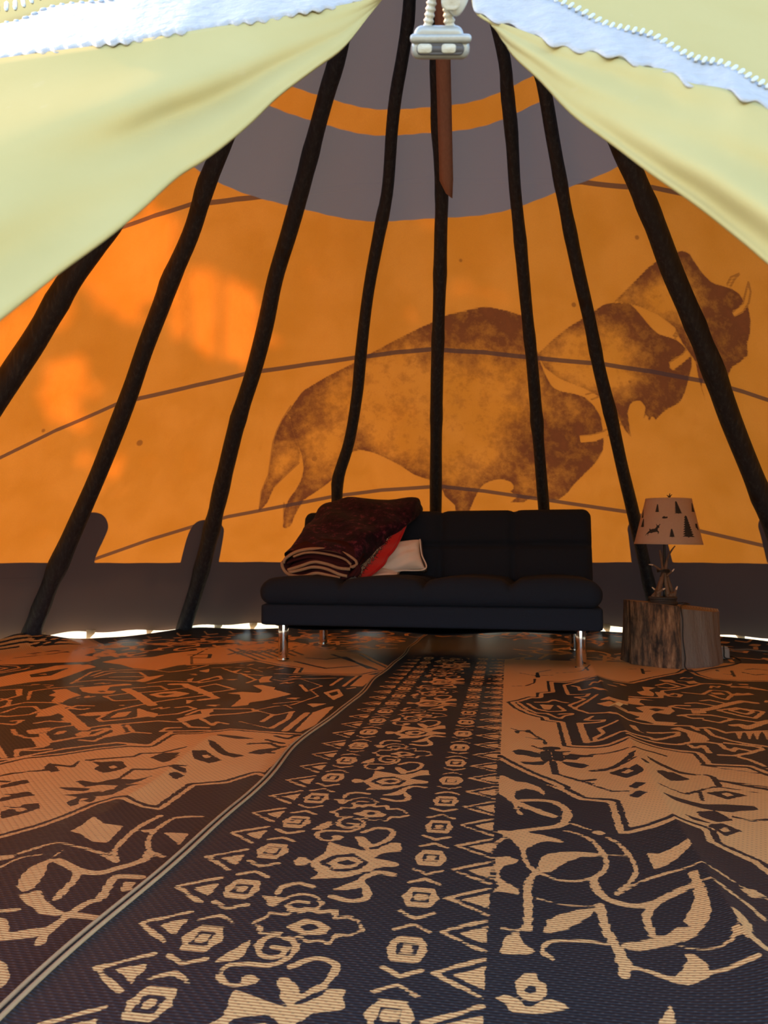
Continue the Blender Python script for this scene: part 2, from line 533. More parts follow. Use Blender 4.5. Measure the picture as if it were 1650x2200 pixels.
M = dict(
    mural=mat_mural(), cream=mat_cream(), rug=mat_rug('woven_plastic_rug', (0.79, 0.415, 0.142), (0.89, 0.495, 0.180)), pole=mat_pole(), stump=mat_stump(), stump_top=mat_stump_top(),
    plush=mat_plush(), lining=mat_lining(), ground=mat_ground(), shade=mat_shade(),
    zip_tape=simple('zipper_tape_white', (0.225, 0.218, 0.200), 0.6, 0, 0.22, 70, 0.6),
    zip_tooth=simple('zipper_tooth_white', (0.31, 0.32, 0.30), 0.35, 0, 0.06, 60),
    stitch=simple('stitch_blue_grey', (0.20, 0.25, 0.34), 0.7, 0, 0.1, 60),
    zip_metal=simple('zipper_grey_metal', (0.20, 0.21, 0.20), 0.38, 0.25, 0.15, 90, 0.2),
    zip_dark=simple('zipper_dark_cavity', (0.025, 0.025, 0.03), 0.6, 0, 0.1, 60),
    rope=simple('zipper_coil_grey', (0.28, 0.28, 0.24), 0.6, 0, 0.2, 120, 0.4),
    sofa=simple('navy_black_fabric', (0.0098, 0.0148, 0.0275), 0.88, 0, 0.25, 160, 0.15, 0.25, sheen=0.0),
    sofa_under=simple('black_dust_cloth', (0.006, 0.006, 0.008), 0.95, 0, 0.2, 60, 0, 0.1),
    chrome=simple('polished_chrome', (0.70, 0.66, 0.62), 0.09, 1.0, 0.04, 8),
    tan_pipe=simple('tan_blanket_edge', (0.38, 0.235, 0.15), 0.85, 0, 0.25, 60, 0.5, 0.2),
    maroon_in=simple('dark_maroon_fold', (0.045, 0.012, 0.016), 0.9, 0, 0.3, 40, 0.3, 0.1),
    pillow=simple('ivory_pillow_cotton', (0.85, 0.72, 0.66), 0.8, 0, 0.05, 20, 0.05, 0.2),
    pillow_dark=simple('grey_brown_gusset', (0.10, 0.07, 0.06), 0.85, 0, 0.1, 30),
    label_tag=simple('white_tag', (0.6, 0.58, 0.55), 0.6, 0, 0.05, 20),
    lamp_base=simple('dark_carved_wood', (0.045, 0.034, 0.032), 0.6, 0, 0.5, 40, 0.6, 0.4, (1, 1, 5)),
    antler=simple('brown_antler', (0.16, 0.092, 0.058), 0.55, 0, 0.6, 30, 0.4, 0.4),
    antler_tip=simple('pale_antler_tip', (0.75, 0.58, 0.46), 0.45, 0, 0.15, 50),
    iron=simple('black_iron_rod', (0.012, 0.012, 0.014), 0.5, 0.2, 0.1, 20),
    print_ink=simple('charcoal_print_ink', (0.042, 0.038, 0.038), 0.9, 0, 0.3, 80, 0, 0.1),
    cord=simple('black_cord', (0.012, 0.011, 0.012), 0.55, 0, 0.1, 20),
    cord_tan=simple('grey_brown_cord', (0.16, 0.12, 0.09), 0.6, 0, 0.1, 20),
    box_grey=simple('grey_plastic', (0.30, 0.28, 0.26), 0.5, 0, 0.1, 20),
    box_pink=simple('pinkish_plastic', (0.42, 0.24, 0.20), 0.5, 0, 0.1, 20),
    binding=simple('tan_rug_binding', (0.45, 0.27, 0.13), 0.6, 0, 0.15, 60),
    strap=simple('reddish_brown_strip', (0.33, 0.20, 0.16), 0.7, 0, 0.2, 12, 0.3, 0.3, (8, 8, 1)),
    hem=simple('canvas_hem', (0.34, 0.27, 0.20), 0.9, 0, 0.15, 20, 0.2, 0.2),
    leaf=simple('tree_leaf', (0.06, 0.13, 0.03), 0.6, 0, 0.3, 6),
    bark=simple('tree_bark', (0.12, 0.085, 0.06), 0.9, 0, 0.3, 8, 0.5),
    raw_pole=simple('peeled_pole', (0.30, 0.22, 0.14), 0.8, 0, 0.2, 8, 0.3),
    leaf_dry=simple('dry_orange_leaf', (0.62, 0.32, 0.10), 0.8, 0, 0.2, 60),
)

# ------------------------------------------------------------------ ground and canvas walls
def ground():
    n = 60
    xs = np.linspace(-14, 14, n); ys = np.linspace(-9, 18, n)
    X, Y = np.meshgrid(xs, ys, indexing='ij')
    rr = np.hypot(X - C0[0], Y - C0[1])
    Z = -0.012 + 0.03 * np.sin(X * 1.3) * np.cos(Y * 0.9) * np.clip((rr - 3.6) / 3, 0, 1)
    o = link('floor', grid_mesh('floor', np.stack([X, Y, Z], -1)), M['ground'])
    tag(o, 'pale dry grass ground showing under the canvas hem', kind='structure')
ground()

BISON = [
 dict(out=[(625,875),(650,840),(700,810),(760,780),(800,757),(850,730),(900,705),(930,692),(960,677),(1000,667),(1030,660),(1050,659),(1090,667),(1120,677),(1135,700),(1150,740),(1160,775),(1172,805),(1187,832),(1205,841),(1230,845),(1255,852),(1275,870),(1290,895),(1295,925),(1297,945),(1295,970),(1280,995),(1260,1015),(1235,1040),(1220,1060),(1200,1075),(1165,1070),(1140,1070),(1125,1080),(1095,1080),(1115,1065),(1095,1057),(1107,1047),(1097,1035),(1075,1029),(1052,1034),(1037,1042),(1030,1052),(1020,1070),(1010,1095),(1005,1108),(980,1108),(977,1085),(955,1065),(950,1050),(935,1035),(890,1020),(860,1000),(825,982),(800,972),(775,967),(755,972),(745,985),(735,1010),(715,1030),(690,1050),(655,1072),(642,1092),(632,1110),(625,1132),(607,1137),(610,1095),(620,1072),(635,1052),(647,1030),(652,1005),(647,975),(637,950),(627,920),(622,895)],
      cut=[[(1246,936),(1270,934),(1292,928),(1312,918),(1326,905),(1338,894),(1334,908),(1322,922),(1305,936),(1280,947),(1248,951)]],
      lines=[[(1246,936),(1270,934),(1292,928),(1312,918),(1326,905),(1338,894),(1334,908),(1322,922),(1305,936)],[(1258,848),(1275,842),(1292,840)],[(1270,858),(1285,853)]],
      blobs=[(1225,960,85,.55),(1020,700,80,.42),(670,880,55,.40),(770,945,34,.35),(1130,960,60,.35),(985,1075,40,.25),(930,760,45,.25),(640,1060,40,.3),(900,1000,30,.2),(1100,720,50,.25),
             (870,880,105,-.45),(700,950,38,-.35),(1010,880,75,-.40),(700,870,24,-.12),(1040,970,40,-.15)]),
 dict(out=[(625,875),(622,895),(627,920),(637,950),(645,975),(642,995),(615,1020),(590,1045),(575,1080),(555,1102),(562,1055),(577,1020),(582,985),(587,950),(595,925),(607,900)],
      cut=[], lines=[[(625,872),(607,900),(595,925),(587,950),(582,985),(577,1020),(562,1055),(557,1095)],[(642,995),(615,1020),(590,1045)],[(610,1080),(609,1135)]], blobs=[(605,930,30,.25),(600,1000,25,-.25),(565,1080,20,.15),(630,980,15,-.3)]),
 dict(out=[(1156,760),(1187,730),(1219,704),(1250,685),(1275,669),(1300,653),(1324,650),(1352,651),(1366,664),(1380,681),(1397,702),(1415,718),(1436,724),(1453,730),(1467,741),(1476,751),(1487,767),(1487,788),(1481,812),(1471,844),(1460,865),(1436,877),(1422,886),(1406,903),(1400,891),(1392,906),(1389,889),(1380,899),(1385,875),(1376,861),(1362,860),(1352,868),(1347,886),(1350,910),(1354,938),(1341,924),(1327,896),(1310,865),(1257,835),(1205,815),(1170,790)],
      cut=[[(1438,778),(1467,760),(1481,742),(1492,725),(1497,745),(1484,765),(1471,776),(1445,795),(1439,790)]],
      lines=[[(1438,778),(1467,760),(1481,742),(1490,728)],[(1447,722),(1457,708),(1478,702)],[(1450,727),(1461,714),(1474,709)]],
      blobs=[(1420,820,70,.45),(1330,680,45,.40),(1250,690,35,.2),(1400,740,40,.25),(1330,890,30,.25),(1260,780,65,-.45),(1310,760,40,-.3),(1330,810,30,-.2)]),
 dict(out=[(1322,646),(1345,623),(1369,599),(1390,576),(1415,557),(1446,541),(1467,538),(1480,545),(1492,564),(1509,588),(1530,608),(1555,615),(1572,620),(1590,632),(1599,648),(1609,662),(1614,690),(1613,718),(1607,742),(1611,763),(1590,781),(1576,788),(1565,812),(1551,795),(1530,790),(1516,800),(1508,830),(1516,860),(1502,815),(1495,777),(1478,753),(1465,735),(1450,704),(1415,676),(1373,658)],
      cut=[[(1574,671),(1590,660),(1597,651),(1604,620),(1608,606),(1613,627),(1609,651),(1597,671),(1579,681)]],
      lines=[[(1574,671),(1597,651),(1604,620),(1608,606),(1613,627),(1609,651),(1597,671),(1579,681)],[(1562,611),(1570,596),(1588,588)],[(1570,615),(1578,600),(1588,589)]],
      blobs=[(1560,690,75,.42),(1440,570,45,.35),(1385,600,30,.15),(1430,640,45,-.4),(1400,650,30,-.2),(1520,760,40,.2)]),
]
SEAMS_PX = [
 [(-60,1010),(0,985),(120,925),(245,870),(290,858),(420,828),(530,802),(560,797),(660,783),(760,769),(850,757),(930,750),(1040,757),(1150,769),(1290,781),(1400,798),(1530,822),(1600,842),(1660,862)],
 [(100,1245),(210,1199),(320,1160),(415,1131),(490,1110),(600,1089),(720,1066),(820,1053),(920,1046),(950,1045),(1040,1055),(1180,1075),(1260,1087),(1350,1100),(1500,1140),(1660,1177)],
 [(140,560),(250,492),(330,464),(415,437),(510,427),(600,418),(760,398),(930,386),(1100,384),(1250,392),(1400,402),(1520,425),(1660,470)],
]
TABS_PX = [
 [(118,1216),(165,1112),(185,1103),(205,1101),(222,1108),(231,1124),(230,1142),(206,1196),(204,1214)],
 [(386,1214),(398,1168),(408,1140),(422,1122),(440,1117),(465,1120),(478,1130),(481,1146),(469,1212)],
 [(1357,1210),(1350,1150),(1348,1136),(1354,1122),(1372,1112),(1400,1110),(1420,1128),(1436,1172),(1446,1210)],
 [(1648,1210),(1634,1150),(1629,1130),(1634,1114),(1650,1104),(1680,1104),(1720,1200)],
]
def zc(v):            # height of the wall at the middle of the picture for image row v
    return on_cone(935, v)[2]
Z_LOW = on_cone(560, 1208)[2]
Z_A, Z_B, Z_C = zc(472), zc(287), zc(231)

def wall_attrs(phi, l):
    sh = phi.shape
    ph, ll = phi.reshape(-1), l.reshape(-1)
    z = H0 - ll * H0 / SL
    Q = unroll(ph, ll)
    wob = 0.0025 * np.sin(ph * 11) + 0.001 * np.sin(ph * 61 + 1)
    low = Z_LOW + wob - z
    for tb in TABS_PX:
        low = np.maximum(low, -sd_poly(Q, smooth_curve(px_unroll(tb), 40)))
    top = np.maximum(np.minimum(z - Z_A - wob, Z_B + wob - z), z - Z_C - wob)
    band = np.maximum(low, top)
    seam = np.full(len(ph), 9.0)
    for sp in SEAMS_PX:
        pl = np.array([cone_pl(on_cone(u, v)) for u, v in sp])
        seam = np.minimum(seam, np.abs(ll - np.interp(ph, pl[:, 0], pl[:, 1])) / (1.0 + 0.0 * ph))
    bis = np.full(len(ph), -0.2); dens = np.zeros(len(ph)); line = np.full(len(ph), 0.2)
    for b in BISON:
        poly = px_unroll(resample(b['out'] + b['out'][:1], 3 * len(b['out']))[:-1])
        lo, hi = poly.min(0) - 0.1, poly.max(0) + 0.1
        m = np.all((Q > lo) & (Q < hi), axis=1)
        if not m.any(): continue
        q = Q[m]
        sd = -sd_poly(q, poly)
        for c in b['cut']:
            sd = np.minimum(sd, sd_poly(q, px_unroll(c)))
        dn = 0.30 + 0.55 * np.exp(-np.maximum(sd, 0) / 0.055)
        for (u, v, r, a) in b['blobs']:
            c = px_unroll([(u, v)])[0]
            rm = r * 0.0034
            dn = dn + 1.25 * a * np.exp(-((q - c)**2).sum(1) / (rm * rm))
        dn = np.clip(dn, 0.02, 1.0)
        old = bis[m]
        dens[m] = np.where(sd > old, np.where(sd > 0, dn, dens[m]), dens[m])
        bis[m] = np.maximum(old, sd)
        ln = line[m]
        for li in b['lines']:
            ln = np.minimum(ln, sd_polyline(q, px_unroll(li)))
        # pencil-like outline of the animal
        ln = np.minimum(ln, np.where(q[:, 1] < 9, np.abs(sd) + 0.0035, 1))
        line[m] = ln
    fleck = np.full(len(ph), 0.2)
    for u, v, r in [(675, 986, .012), (298, 952, .012), (710, 1000, .004), (1352, 820, .003), (1233, 655, .006), (990, 560, .002), (1308, 925, .0), (95, 925, .003), (1368, 510, .004), (1260, 360, .004)]:
        c = px_unroll([(u, v)])[0]
        fleck = np.minimum(fleck, np.maximum(np.hypot(*(Q - c).T) - r, 0))
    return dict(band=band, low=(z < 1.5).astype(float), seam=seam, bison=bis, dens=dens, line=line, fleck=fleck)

L_HEM = SL * (1 - 0.038 / H0)
def cone_wall(name, ph, ls, mat, paint=True, label=None):
    PH, L = np.meshgrid(ph, ls, indexing='ij')
    hem = np.clip((L - (L_HEM - 0.25)) / 0.25, 0, 1)
    L2 = L + hem * (0.012 * np.sin(PH * 17) + 0.010 * np.sin(PH * 41 + 1.3))
    r = L2 * SINA
    bulge = 0.012 * np.sin(PH * 9.3 + 0.4) * np.sin(L * 2.1) + 0.02 * hem**2
    r = r + bulge
    Z = H0 - L2 * H0 / SL
    P = np.stack([C0[0] + r * np.sin(PH), C0[1] + r * np.cos(PH), Z], -1)
    o = link(name, grid_mesh(name, P, attrs=wall_attrs(PH, L) if paint else None), mat)
    tag(o, label, kind='structure')
    return o
PB = math.radians(80)
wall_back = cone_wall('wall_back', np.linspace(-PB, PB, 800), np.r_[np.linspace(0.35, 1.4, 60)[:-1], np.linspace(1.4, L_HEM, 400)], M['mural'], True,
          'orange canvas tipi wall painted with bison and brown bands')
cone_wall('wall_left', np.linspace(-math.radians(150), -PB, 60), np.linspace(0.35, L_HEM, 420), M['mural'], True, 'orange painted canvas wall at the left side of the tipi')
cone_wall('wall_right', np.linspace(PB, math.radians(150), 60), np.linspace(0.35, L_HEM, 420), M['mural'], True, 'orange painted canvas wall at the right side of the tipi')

# the doorway: fold edges and free edges of the two flaps, measured on the front of the cone; unseen outer ends spread wider for daylight
FOLD_L = [(960,-100),(900,-72),(830,-15),(745,95),(680,145),(600,205),(545,258),(490,305),(440,342),(380,380),(305,448),(230,510),(120,590),(0,685),(-150,800),(-500,880),(-1100,960)]
FREE_L = [(955,-110),(890,-50),(838,-20),(770,5),(690,22),(600,40),(525,52),(450,63),(375,76),(300,88),(225,99),(150,108),(75,118),(0,128),(-150,150),(-500,200),(-1100,300)]
FOLD_R = [(960,-100),(1000,-50),(1030,10),(1060,45),(1095,110),(1160,172),(1230,245),(1320,312),(1400,372),(1500,442),(1600,522),(1650,565),(1800,690),(2150,830),(2750,960)]
FREE_R = [(966,-108),(1008,-45),(1018,18),(1045,42),(1080,52),(1150,78),(1200,98),(1262,112),(1330,127),(1382,146),(1432,153),(1482,181),(1552,193),(1602,217),(1652,233),(1800,280),(2150,350),(2750,450)]
def front_pt(u, v, off=0.0):
    p = on_cone(u, v, near=True)
    d = p - CAM
    return p - d / np.linalg.norm(d) * off
def front_wall():
    def edge(fold):
        zs, xs = [], []
        for u, v in fold:
            p = on_cone(u, v, near=True)
            zs.append(p[2]); xs.append(p[0])
        return np.array(zs), np.array(xs)
    zl, xl = edge([q for q in FOLD_L if q[0] > -200]); zr, xr = edge([q for q in FOLD_R if q[0] < 1850])
    ztop = max(zl.max(), zr.max()) - 0.01
    for side, (zz, xx, sgn) in dict(a=(zl, xl, -1), b=(zr, xr, 1)).items():
        order = np.argsort(zz)
        zz, xx = zz[order], xx[order]
        rows = np.r_[np.linspace(0.04, ztop + 0.02, 70), np.linspace(ztop + 0.02, 4.1, 60)[1:]]
        P = np.zeros((40, len(rows), 3))
        for j, z in enumerate(rows):
            r = R0 * (1 - z / H0)
            if z < ztop + 0.03:
                xe = np.interp(z, zz, xx) + sgn * 0.035 * min(1, max(0, (ztop + 0.03 - z) / 0.1))
                if z < zz[0]: xe = xx[0] + sgn * (0.035 + (1.40 - abs(xx[0])) * min(1, (zz[0] - z) / 0.08))  # unseen lower opening made wider than measured, to let more daylight in
            else:
                xe = np.interp(ztop, zz, xx)
            xe = xe - C0[0]
            pe = math.pi - math.asin(np.clip(xe / r, -1, 1))      # azimuth of the edge
            po = math.radians(150) if sgn > 0 else math.radians(210)
            for i, a in enumerate(np.linspace(0, 1, 40)):
                ph = pe + (po - pe) * a
                P[i, j] = (C0[0] + r * math.sin(ph), C0[1] + r * math.cos(ph), z)
        o = link('wall_front', grid_mesh('wall_front', P), M['cream'])
        tag(o, 'cream canvas wall beside the doorway, %s of the opening' % ('left' if sgn < 0 else 'right'), kind='structure')
front_wall()

def free_off(u):
    return 0.012 + 0.120 * min(1.0, abs(u - 960) / 620)
def flap(name, fold, free, label, seed, sgn):
    n, m = 150, 34
    fo, fr = smooth_curve(fold, n), smooth_curve(free, n)
    # match the two edges by horizontal position so that the folds run across the cloth
    rng = np.random.default_rng(seed)
    P = np.zeros((n, m, 3))
    for i in range(n):
        for j in range(m):
            a = j / (m - 1)
            u, v = fo[i] * (1 - a) + fr[i] * a
            wide = min(1.0, np.linalg.norm(fo[i] - fr[i]) / 350)
            b = i / n
            off = 0.005 + (free_off(u) - 0.004) * a**1.25 + 0.022 * wide * math.sin(math.pi * a) ** 1.5
            off += wide * (0.020 * math.sin(7.5 * a + 5 * b + seed) + 0.009 * math.sin(15 * a - 11 * b + 2 * seed)) * math.sin(math.pi * a)
            P[i, j] = front_pt(u, v, off)
    root = empty(name, tuple(front_pt(*fo[-30])))
    mesh = grid_mesh('canvas', P - np.array(root.location))
    o = link('canvas', mesh, M['cream'], root)
    md = o.modifiers.new('thick', 'SOLIDIFY'); md.thickness = 0.003; md.offset = 0
    tag(root, label, 'tent flap')
    return root
flap_l = flap('door_flap', FOLD_L, FREE_L, 'cream canvas door flap folded back at the left of the opening', 1, -1)
flap_r = flap('door_flap', FOLD_R, FREE_R, 'cream canvas door flap folded back at the right of the opening', 4, 1)

TAPE_UP_L = [(955,-125),(890,-85),(838,-60),(770,-50),(690,-45),(600,-38),(525,-32),(450,-25),(375,-18),(300,-8),(225,2),(150,9),(105,17),(75,30),(40,45),(0,52),(-150,80),(-500,130),(-1100,230)]
TAPE_UP_R = [(975,-112),(1030,-85),(1068,-40),(1080,-15),(1130,-8),(1190,2),(1240,22),(1300,54),(1350,66),(1400,78),(1450,108),(1500,130),(1560,142),(1650,188),(1800,240),(2150,310),(2750,410)]
def tape(root, lo_c, up_c, amp, per, off, seed):
    n, m = 420, 8
    lo, up = smooth_curve(lo_c, n), smooth_curve(up_c, n)
    dist = np.r_[0, np.cumsum(np.linalg.norm(np.diff(lo, axis=0), axis=1))]
    P = np.zeros((n, m, 3))
    for i in range(n):
        wv = amp * math.sin(dist[i] / per * 2 * math.pi) + amp * 0.5 * math.sin(dist[i] / per * 1.3 + seed)
        for j in range(m):
            a = j / (m - 1)
            u, v = lo[i] * (1 - a) + up[i] * a
            v += wv * (1 - a)
            o = free_off(u) + off - 0.026 + 0.004 * math.sin(dist[i] / 61 + seed) * (1 - a) + 0.004 * math.sin(dist[i] / 23 + 3 * a)
            P[i, j] = front_pt(u, v, o)
    t = link('zipper_tape', grid_mesh('zipper_tape', P - np.array(root.location)), M['zip_tape'], root)
    md = t.modifiers.new('thick', 'SOLIDIFY'); md.thickness = 0.0016; md.offset = 0
    t['label'] = 'white zipper tape with a wavy stitched edge'
    return up, t
up_r, tape_r = tape(flap_r, FREE_R, TAPE_UP_R, 5.0, 62, 0.030, 0.7)
up_l, tape_l = tape(flap_l, FREE_L, TAPE_UP_L, 3.0, 30, 0.030, 2.1)

def teeth(root, tp, curve, pitch, length, r, u0, u1, lean, name, mat, off=0.036):
    me = None
    d = np.r_[0, np.cumsum(np.linalg.norm(np.diff(curve, axis=0), axis=1))]
    x = 0.0
    tot = d[-1]
    while x < tot:
        c = np.array([np.interp(x, d, curve[:, 0]), np.interp(x, d, curve[:, 1])])
        c2 = np.array([np.interp(x + 2, d, curve[:, 0]), np.interp(x + 2, d, curve[:, 1])])
        x += pitch
        if not (u0 < c[0] < u1) or c[1] < -40: continue
        T = (c2 - c) / np.linalg.norm(c2 - c)
        N = np.array([T[1], -T[0]])
        if N[1] > 0: N = -N
        D = N * lean[0] + T * lean[1]
        p0 = front_pt(*(c - D * length * 0.35), off + free_off(c[0]) - 0.026); p1 = front_pt(*(c + D * length * 0.65), off + free_off(c[0]) - 0.026)
        if me is None:
            L = np.linalg.norm(p1 - p0)
            prof = [(0.0, -0.5), (0.7, -0.46), (1.0, -0.3), (1.0, 0.3), (0.7, 0.46), (0.0, 0.5)]
            V, Fc = [], []
            for q, z in prof:
                for k in range(8):
                    V.append((q * r * math.cos(k * math.pi / 4), q * r * math.sin(k * math.pi / 4), z * L))
            for i in range(len(prof) - 1):
                for k in range(8):
                    Fc.append((i * 8 + k, i * 8 + (k + 1) % 8, (i + 1) * 8 + (k + 1) % 8, (i + 1) * 8 + k))
            me = mesh_from(name, V, Fc)
            me.materials.append(mat)
        o = link(name, me, None, tp)
        ax = Vector(p1 - p0).normalized()
        o.matrix_local = Matrix.Translation(Vector((p0 + p1) / 2) - Vector(root.location)) @ ax.to_track_quat('Z', 'Y').to_matrix().to_4x4()
bpy.context.view_layer.update()
teeth(flap_r, tape_r, up_r, 16.5, 30, 0.0021, 1060, 1660, (0.8, 0.35), 'zipper_tooth', M['zip_tooth'])
teeth(flap_l, tape_l, up_l - np.array([0, 32]), 19, 26, 0.0030, -10, 160, (0.9, -0.2), 'zipper_tooth', M['zip_tooth'])
teeth(flap_l, tape_l, up_l, 21, 13, 0.0022, -10, 420, (0.25, 0.95), 'stitch', M['stitch'], 0.033)

# the zipper slider that hangs at the top of the opening
def slider():
    def fp(u, v, off=0.03): return front_pt(u, v, off)
    base = fp(945, 100)
    root = empty('zipper_slider', tuple(base))
    b = np.array(base)
    k = np.linalg.norm(base - CAM) / F            # metres per pixel here
    d = (b - CAM) / np.linalg.norm(b - CAM)
    right = np.array([1.0, 0, 0]); up = np.cross(right, d); up /= np.linalg.norm(up)
    right = np.cross(d, up)
    Rm = Matrix((right, d, up)).transposed().to_4x4()   # local x right, y away, z up
    root.matrix_world = Matrix.Translation(Vector(b)) @ Rm
    def box(name, cx, cz, w, h, dep, r, mat, cy=0.0, parent=root, taper=0.0):
        def disp(P, N):
            P = P.copy()
            P[:, 0] *= 1 - taper * (P[:, 2] / (h * k) + 0.5)
            return P
        me = rounded_box(name, (w * k, dep * k, h * k), r * k, (14, 8, 10), disp if taper else None)
        o = link(name, me, mat, parent)
        o.location = ((cx - 945) * k, cy * k, (100 - cz) * k)
        return o
    plate = box('top_plate', 942, 83, 100, 30, 46, 12, M['zip_metal'], 4, taper=0.18)
    box('body_rim', 946, 88, 110, 15, 46, 7, M['zip_metal'], 0)
    body = box('slider_body', 946, 104, 106, 32, 40, 14, M['zip_metal'], 2)
    box('cavity', 946, 103, 86, 19, 12, 9, M['zip_dark'], -14, body).location = (0, -17.5 * k, 0)
    for cx in (918, 961):
        me = rounded_box('coil_end', (27 * k, 10 * k, 15 * k), 6 * k, (8, 6, 6))
        o = link('coil_end', me, M['rope'], body)
        o.location = ((cx - 946) * k, -20.5 * k, 1.0 * k)
    def rope(name, pts, r):
        P = smooth_curve([((u - 945) * k, y * k, (100 - v) * k) for u, v, y in pts], 60)
        rr = np.array([r * k * (1 + 0.16 * math.sin(i * 1.25)) for i in range(60)])
        return tube(name, P, rr, M['rope'], root, 10)
    rope('zipper_coil', [(922, 72, 0), (927, 40, -2), (931, 10, -4), (934, -30, -6)], 8)
    rope('zipper_coil', [(962, 72, 0), (958, 45, -2), (955, 20, -4), (950, -30, -4)], 9)
    up2 = [(905, -20), (930, 5), (948, 28), (962, 50), (975, 55), (988, 40), (994, 20), (990, 0), (970, -30), (920, -40)]
    P = np.array([((u - 945) * k, 0, (100 - v) * k) for u, v in smooth_curve(up2 + up2[:1], 50)[:-1]])
    n = len(P); c = P.mean(0)
    V = []; Fc = []
    prof = [(0.80, -11), (0.95, -7), (1.0, 0), (0.95, 9), (0.8, 12)]
    for sc_, y in prof:
        for p in P:
            q = c + (p - c) * sc_; V.append((q[0], (y - 12) * k, q[2]))
    for i in range(len(prof) - 1):
        for j in range(n):
            j2 = (j + 1) % n
            Fc.append((i * n + j, i * n + j2, (i + 1) * n + j2, (i + 1) * n + j))
    Fc.append(tuple(reversed(range(n)))); Fc.append(tuple(range((len(prof) - 1) * n, len(prof) * n)))
    us = link('upper_slider', mesh_from('upper_slider', V, Fc), M['zip_tooth'], root)
    me = rounded_box('cavity', (34 * k, 10 * k, 34 * k), 12 * k, (8, 6, 8))
    o = link('cavity', me, M['rope'], us)
    o.location = (17 * k, -24 * k, 70 * k)
    tag(root, 'grey metal double zipper slider hanging at the top of the opening', 'zipper')
slider()

# ------------------------------------------------------------------ lodge poles
POLES = [
 ([(-60,940),(22,810),(78,725),(151,600),(210,515),(300,375)], 44, 'dark crooked lodge pole at the left edge under the flap'),
 ([(58,1385),(110,1250),(176,1100),(219,1000),(277,850),(311,750),(349,650),(367,600),(411,500),(442,400),(472,325)], 34, 'dark lodge pole standing behind the curled rug edge at left'),
 ([(395,1350),(426,1250),(459,1120),(487,1000),(512,900),(544,800),(570,700),(591,600),(621,500),(649,400),(675,300),(702,200),(730,100)], 33, 'dark lodge pole just left of the futon sofa'),
 ([(722,1120),(724,1070),(727,1025),(750,950),(767,850),(775,765),(785,675),(796,600),(817,490),(833,405),(842,280),(851,200),(866,115),(880,0)], 25, 'dark bent lodge pole rising behind the folded blanket'),
 ([(935,1150),(936,1100),(937,950),(939,800),(945,600),(947,500),(949,425),(945,330),(941,250),(938,120),(935,0)], 27, 'dark straight lodge pole behind the middle of the sofa'),
 ([(1172,1150),(1169,1100),(1157,950),(1145,800),(1130,650),(1116,500),(1106,400),(1100,300),(1090,200),(1078,100)], 25, 'dark lodge pole behind the right half of the sofa'),
 ([(1402,1290),(1380,1190),(1358,1092),(1337,1005),(1314,900),(1288,795),(1267,690),(1243,585),(1221,480),(1206,400),(1188,300),(1171,200),(1158,150)], 25, 'dark lodge pole behind the antler lamp and stump'),
 ([(1700,1215),(1640,1075),(1611,1005),(1569,900),(1532,795),(1490,690),(1445,585),(1406,480),(1362,375),(1334,310)], 39, 'dark lodge pole at the right crossing the farthest bison'),
]
def lodge_pole(i, px, w, label):
    inset = 0.095
    pts = [on_cone(u, v, inset) for u, v in px]
    pts.sort(key=lambda p: p[2])
    a = pts[0]; 
    # foot on the ground: follow the slope of the wall
    d = pts[1] - pts[0]; d /= np.linalg.norm(d)
    apex = np.array([C0[0], C0[1], H0 - 0.15])
    foot_dir = (a - apex) / np.linalg.norm(a - apex)
    dirn = 0.5 * foot_dir - 0.5 * d
    foot = a + dirn * ((a[2] - 0.0) / -dirn[2])
    top = pts[-1]
    phi_t = math.atan2(top[0] - C0[0], top[1] - C0[1])
    end = np.array([C0[0] + 0.16 * math.sin(phi_t), C0[1] + 0.16 * math.cos(phi_t), H0 - 0.32])
    mid = top * 0.5 + end * 0.5
    path = smooth_curve([foot] + pts + [mid, end], 90)
    t = np.linspace(0, 1, 90)
    pm = pts[len(pts) // 2]
    r0 = w / F * np.linalg.norm(pm - CAM) / 2
    rng = np.random.default_rng(10 + i)
    kn = np.zeros(90)
    for c in rng.uniform(0, 1, 9): kn += 0.10 * np.exp(-((t - c) / 0.012)**2)
    rad = r0 * (1.13 - 0.28 * t) * (1 + kn + 0.03 * np.sin(t * 40 + i))
    V, Fc = tube_data(path - foot, rad, 14)
    V = [np.array(p) * 1.0 for p in V]
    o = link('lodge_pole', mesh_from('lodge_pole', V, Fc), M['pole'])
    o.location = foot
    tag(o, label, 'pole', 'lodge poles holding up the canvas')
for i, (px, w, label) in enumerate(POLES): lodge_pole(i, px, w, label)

# hanging strip beside the middle pole
def strip():
    n = 30
    lo = smooth_curve([(933, -30), (936, 120), (940, 260), (944, 372)], n)
    hi = smooth_curve([(966, -30), (968, 120), (971, 260), (974, 402)], n)
    hi[-1] = (972, 426); lo[-1] = (958, 416); lo[-2] = (944, 388)
    P = np.zeros((n, 4, 3))
    for i in range(n):
        for j in range(4):
            q = lo[i] * (1 - j / 3) + hi[i] * j / 3
            P[i, j] = on_cone(q[0], q[1], 0.19 + 0.012 * math.sin(j * 1.2))
    base = P[-1, 1].copy()
    o = link('hanging_strip', grid_mesh('hanging_strip', P - base), M['strap'])
    o.location = base
    md = o.modifiers.new('thick', 'SOLIDIFY'); md.thickness = 0.008
    tag(o, 'long reddish brown strip hanging down beside the middle pole', 'strap')
strip()

